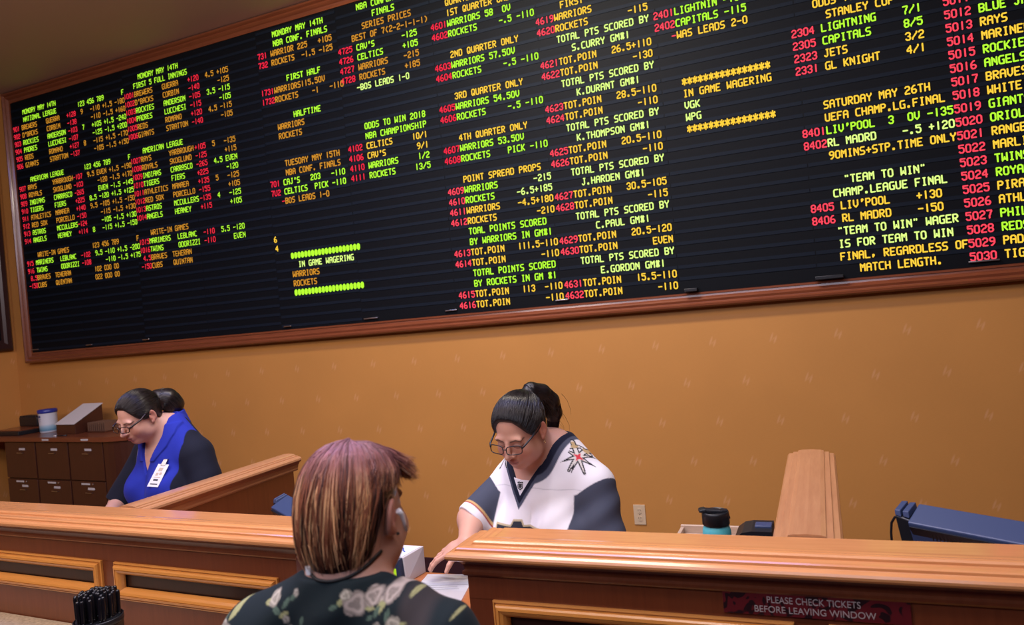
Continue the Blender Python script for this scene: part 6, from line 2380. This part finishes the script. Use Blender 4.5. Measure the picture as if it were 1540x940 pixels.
def under0(P):
    q = H0.loc(P)
    d = ell(q, (0, 0.016, 0.034), (0.077, 0.095, 0.080))
    d = smin(d, ell(q, (0, 0.056, -0.035), (0.064, 0.056, 0.074)), 0.03)
    lim = np.interp(q[:, 1], [-0.14, -0.09, -0.06, -0.035, -0.012, 0.010, 0.030, 0.055, 0.085, 0.13], [0.055, 0.06, 0.045, 0.02, 0.012, 0.02, -0.03, -0.085, -0.110, -0.115])
    d = smax(d, ((lim - q[:, 2]) * 0.75).astype(np.float32), 0.01)
    ax = q.copy()
    ax[:, 0] = np.abs(ax[:, 0])
    d = smax(d, -ell(ax, (0.088, 0.012, -0.006), (0.022, 0.020, 0.033)), 0.006)
    return d


hr = ppart(P0, 'hair', under0, (-0.96, 0.92, 1.36), (-0.64, 1.26, 1.67), 0.0032, M_hair, np.array([0.014, 0.008, 0.008]), 2,
           strandf=lambda V: strand_field(H0, V, (0, 0.02, 0.12), (0, 0, 1)), label='short purple, auburn and blond streaked hair')
rg = np.random.default_rng(11)
NS, KS = 5200, 14
az = rg.uniform(-PI, PI, NS)
t0 = rg.uniform(0.0, 0.30, NS) ** 1.2
te = np.full(NS, 0.90)
te = np.where(np.abs(az) < 0.75, 0.50 + 0.46 * rg.uniform(0, 1, NS) ** 0.8, te)
te = np.where((az > 0.6) & (az < 2.2), rg.uniform(0.80, 1.03, NS), te)
te = np.where((az < -0.75) & (az > -1.25), rg.uniform(0.62, 0.93, NS), te)
te = np.where((az < -1.25) & (az > -2.25), rg.uniform(0.40, 0.50, NS), te)
te = np.where(np.abs(az) > 2.2, rg.uniform(0.38, 0.52, NS), te)
s_ = np.linspace(0, 1, KS)
tt = t0[:, None] + (te - t0)[:, None] * s_[None, :]
sweep = rg.normal(0, 0.07, NS)[:, None] * s_[None, :] ** 2 + np.where((az < -0.9) & (az > -2.0), 0.30, 0.0)[:, None] * s_[None, :] ** 2 * 0.5
clump = 0.05 * np.sin(az * 17 + 2 * np.sin(az * 5))[:, None] * s_[None, :] ** 1.5
azs = az[:, None] - sweep * 0 + (rg.normal(0, 0.08, NS)[:, None] + clump) * s_[None, :] ** 1.6
azs = np.where(((az < -0.9) & (az > -2.0))[:, None], azs + 0.22 * s_[None, :] ** 2, azs)
B = bob_shape(tt, azs)
lift = 1.0 + rg.uniform(-0.05, 0.030, NS)[:, None] * (0.4 + s_[None, :]) + 0.012 * np.sin(azs * 23 + tt * 6)
cen = np.array([0, 0.012, 0.0])
B = (B - cen) * np.stack([lift, lift, 1 + (lift - 1) * 0.5], -1) + cen
# fringe flicking out over the right temple
fl_ = ((az < -2.0) | (az > 2.9))[:, None] * s_[None, :] ** 3
B[..., 0] -= 0.030 * fl_ * rg.uniform(0.3, 1, NS)[:, None]
B[..., 2] += 0.012 * fl_
B[..., 1] -= 0.010 * fl_
wig = rg.normal(0, 0.0010, (NS, KS, 3)).cumsum(1) * 0.5
B = B + wig
Wp = (B * H0.sc) @ H0.R.T + H0.t
rad = (rg.uniform(0.0007, 0.0014, NS)[:, None] * np.interp(s_, [0, .1, .7, 1], [0.6, 1, 0.9, 0.25])[None, :])
V, F = tubes_np(Wp, rad, 3)
top = np.array([0.230, 0.088, 0.092])
mid = np.array([0.260, 0.088, 0.045])
dark = np.array([0.035, 0.015, 0.012])
blond = np.array([0.80, 0.45, 0.220])
purp = np.array([0.260, 0.135, 0.170])
streak = (np.sin(az * 13 + 1.7 * np.sin(az * 4)) + rg.normal(0, 0.55, NS))
isb = (streak > 0.55)
isd = (streak < -0.75)
side = ss(0.4, 1.1, az) * ss(2.6, 2.0, az)
isb = isb | ((rg.uniform(0, 1, NS) < 0.45 * side))
C = np.zeros((NS, KS, 3))
tv = tt
for i in range(3):
    cc = np.interp(tv, [0, 0.22, 0.42, 0.8], [purp[i], top[i], mid[i], mid[i] * 0.75])
    cb = np.interp(tv, [0, 0.30, 0.50, 0.85], [purp[i], top[i] * 1.2, blond[i] * .8, blond[i]])
    cdk = np.interp(tv, [0, 0.30, 0.50, 0.85], [purp[i] * .8, top[i] * .7, dark[i], dark[i]])
    C[..., i] = np.where(isb[:, None], cb, np.where(isd[:, None], cdk, cc))
C *= rg.uniform(0.85, 1.75, NS)[:, None, None]
Cv = np.repeat(C.reshape(-1, 3), 3, axis=0)
me = npmesh('hair_strands', rel(P0, V), F, Cv)
so = obj('hair_strands', me, M_strand, hr)
so['kind'] = 'stuff'
# earbud, stud, lanyard
bm = bmesh.new()
W0 = lambda p: Vector(H0.w(p)) - Vector(P0.location)
tube(bm, [W0((-0.0875, 0.004, 0.002)), W0((-0.0905, -0.002, -0.004)), W0((-0.0915, -0.008, -0.018)), W0((-0.0915, -0.016, -0.036))], [0.0055, 0.0046, 0.0034, 0.0030], 12)
obj('earbud', bm, plain('white_gloss', (0.85, 0.85, 0.88), 0.2), P0, 'white wireless earbud')
bm = bmesh.new()
bmesh.ops.create_icosphere(bm, subdivisions=2, radius=0.003, matrix=Matrix.Translation(W0((-0.0835, 0.000, -0.038))))
obj('earring', bm, plain('dark_stud', (0.05, 0.04, 0.04), 0.2, metal=0.8), P0)
bm = bmesh.new()
pts = []
for a in np.linspace(-1.75, 1.75, 25):
    x = 0.066 * sin(a)
    y = 0.064 * cos(a)
    o = np.array([x, y - 0.008, 0.030 + 0.030 * (abs(sin(a * 0.75)) ** 2)])
    dvv = np.array([x, y, 0.35 * 0.08])
    dvv /= np.linalg.norm(dvv)
    p = o + dvv * 0.10
    for _ in range(120):
        d_ = min(float(skin0(np.array([F0.w(p)], np.float32))[0]), float(blouse(np.array([F0.w(p)], np.float32))[0]))
        if d_ < 0.0022:
            break
        p = p - dvv * max(d_ * 0.5, 0.0004)
    pts.append(Vector(F0.w(p)) - Vector(P0.location))
tube(bm, pts, 0.0030, 8)
obj('lanyard', bm, plain('black_cord', (0.006, 0.006, 0.008), 0.6), P0, 'black lanyard cord')
bm = bmesh.new()
pl_ = pts[17]
box(bm, pl_.x - 0.005, pl_.x + 0.005, pl_.y - 0.006, pl_.y + 0.002, pl_.z - 0.002, pl_.z + 0.013, bevel=0.001)
obj('lanyard_clip', bm, plain('white_gloss', (0.85, 0.85, 0.88), 0.2), P0, 'white lanyard clip')
legs(P0, F0, -0.56)
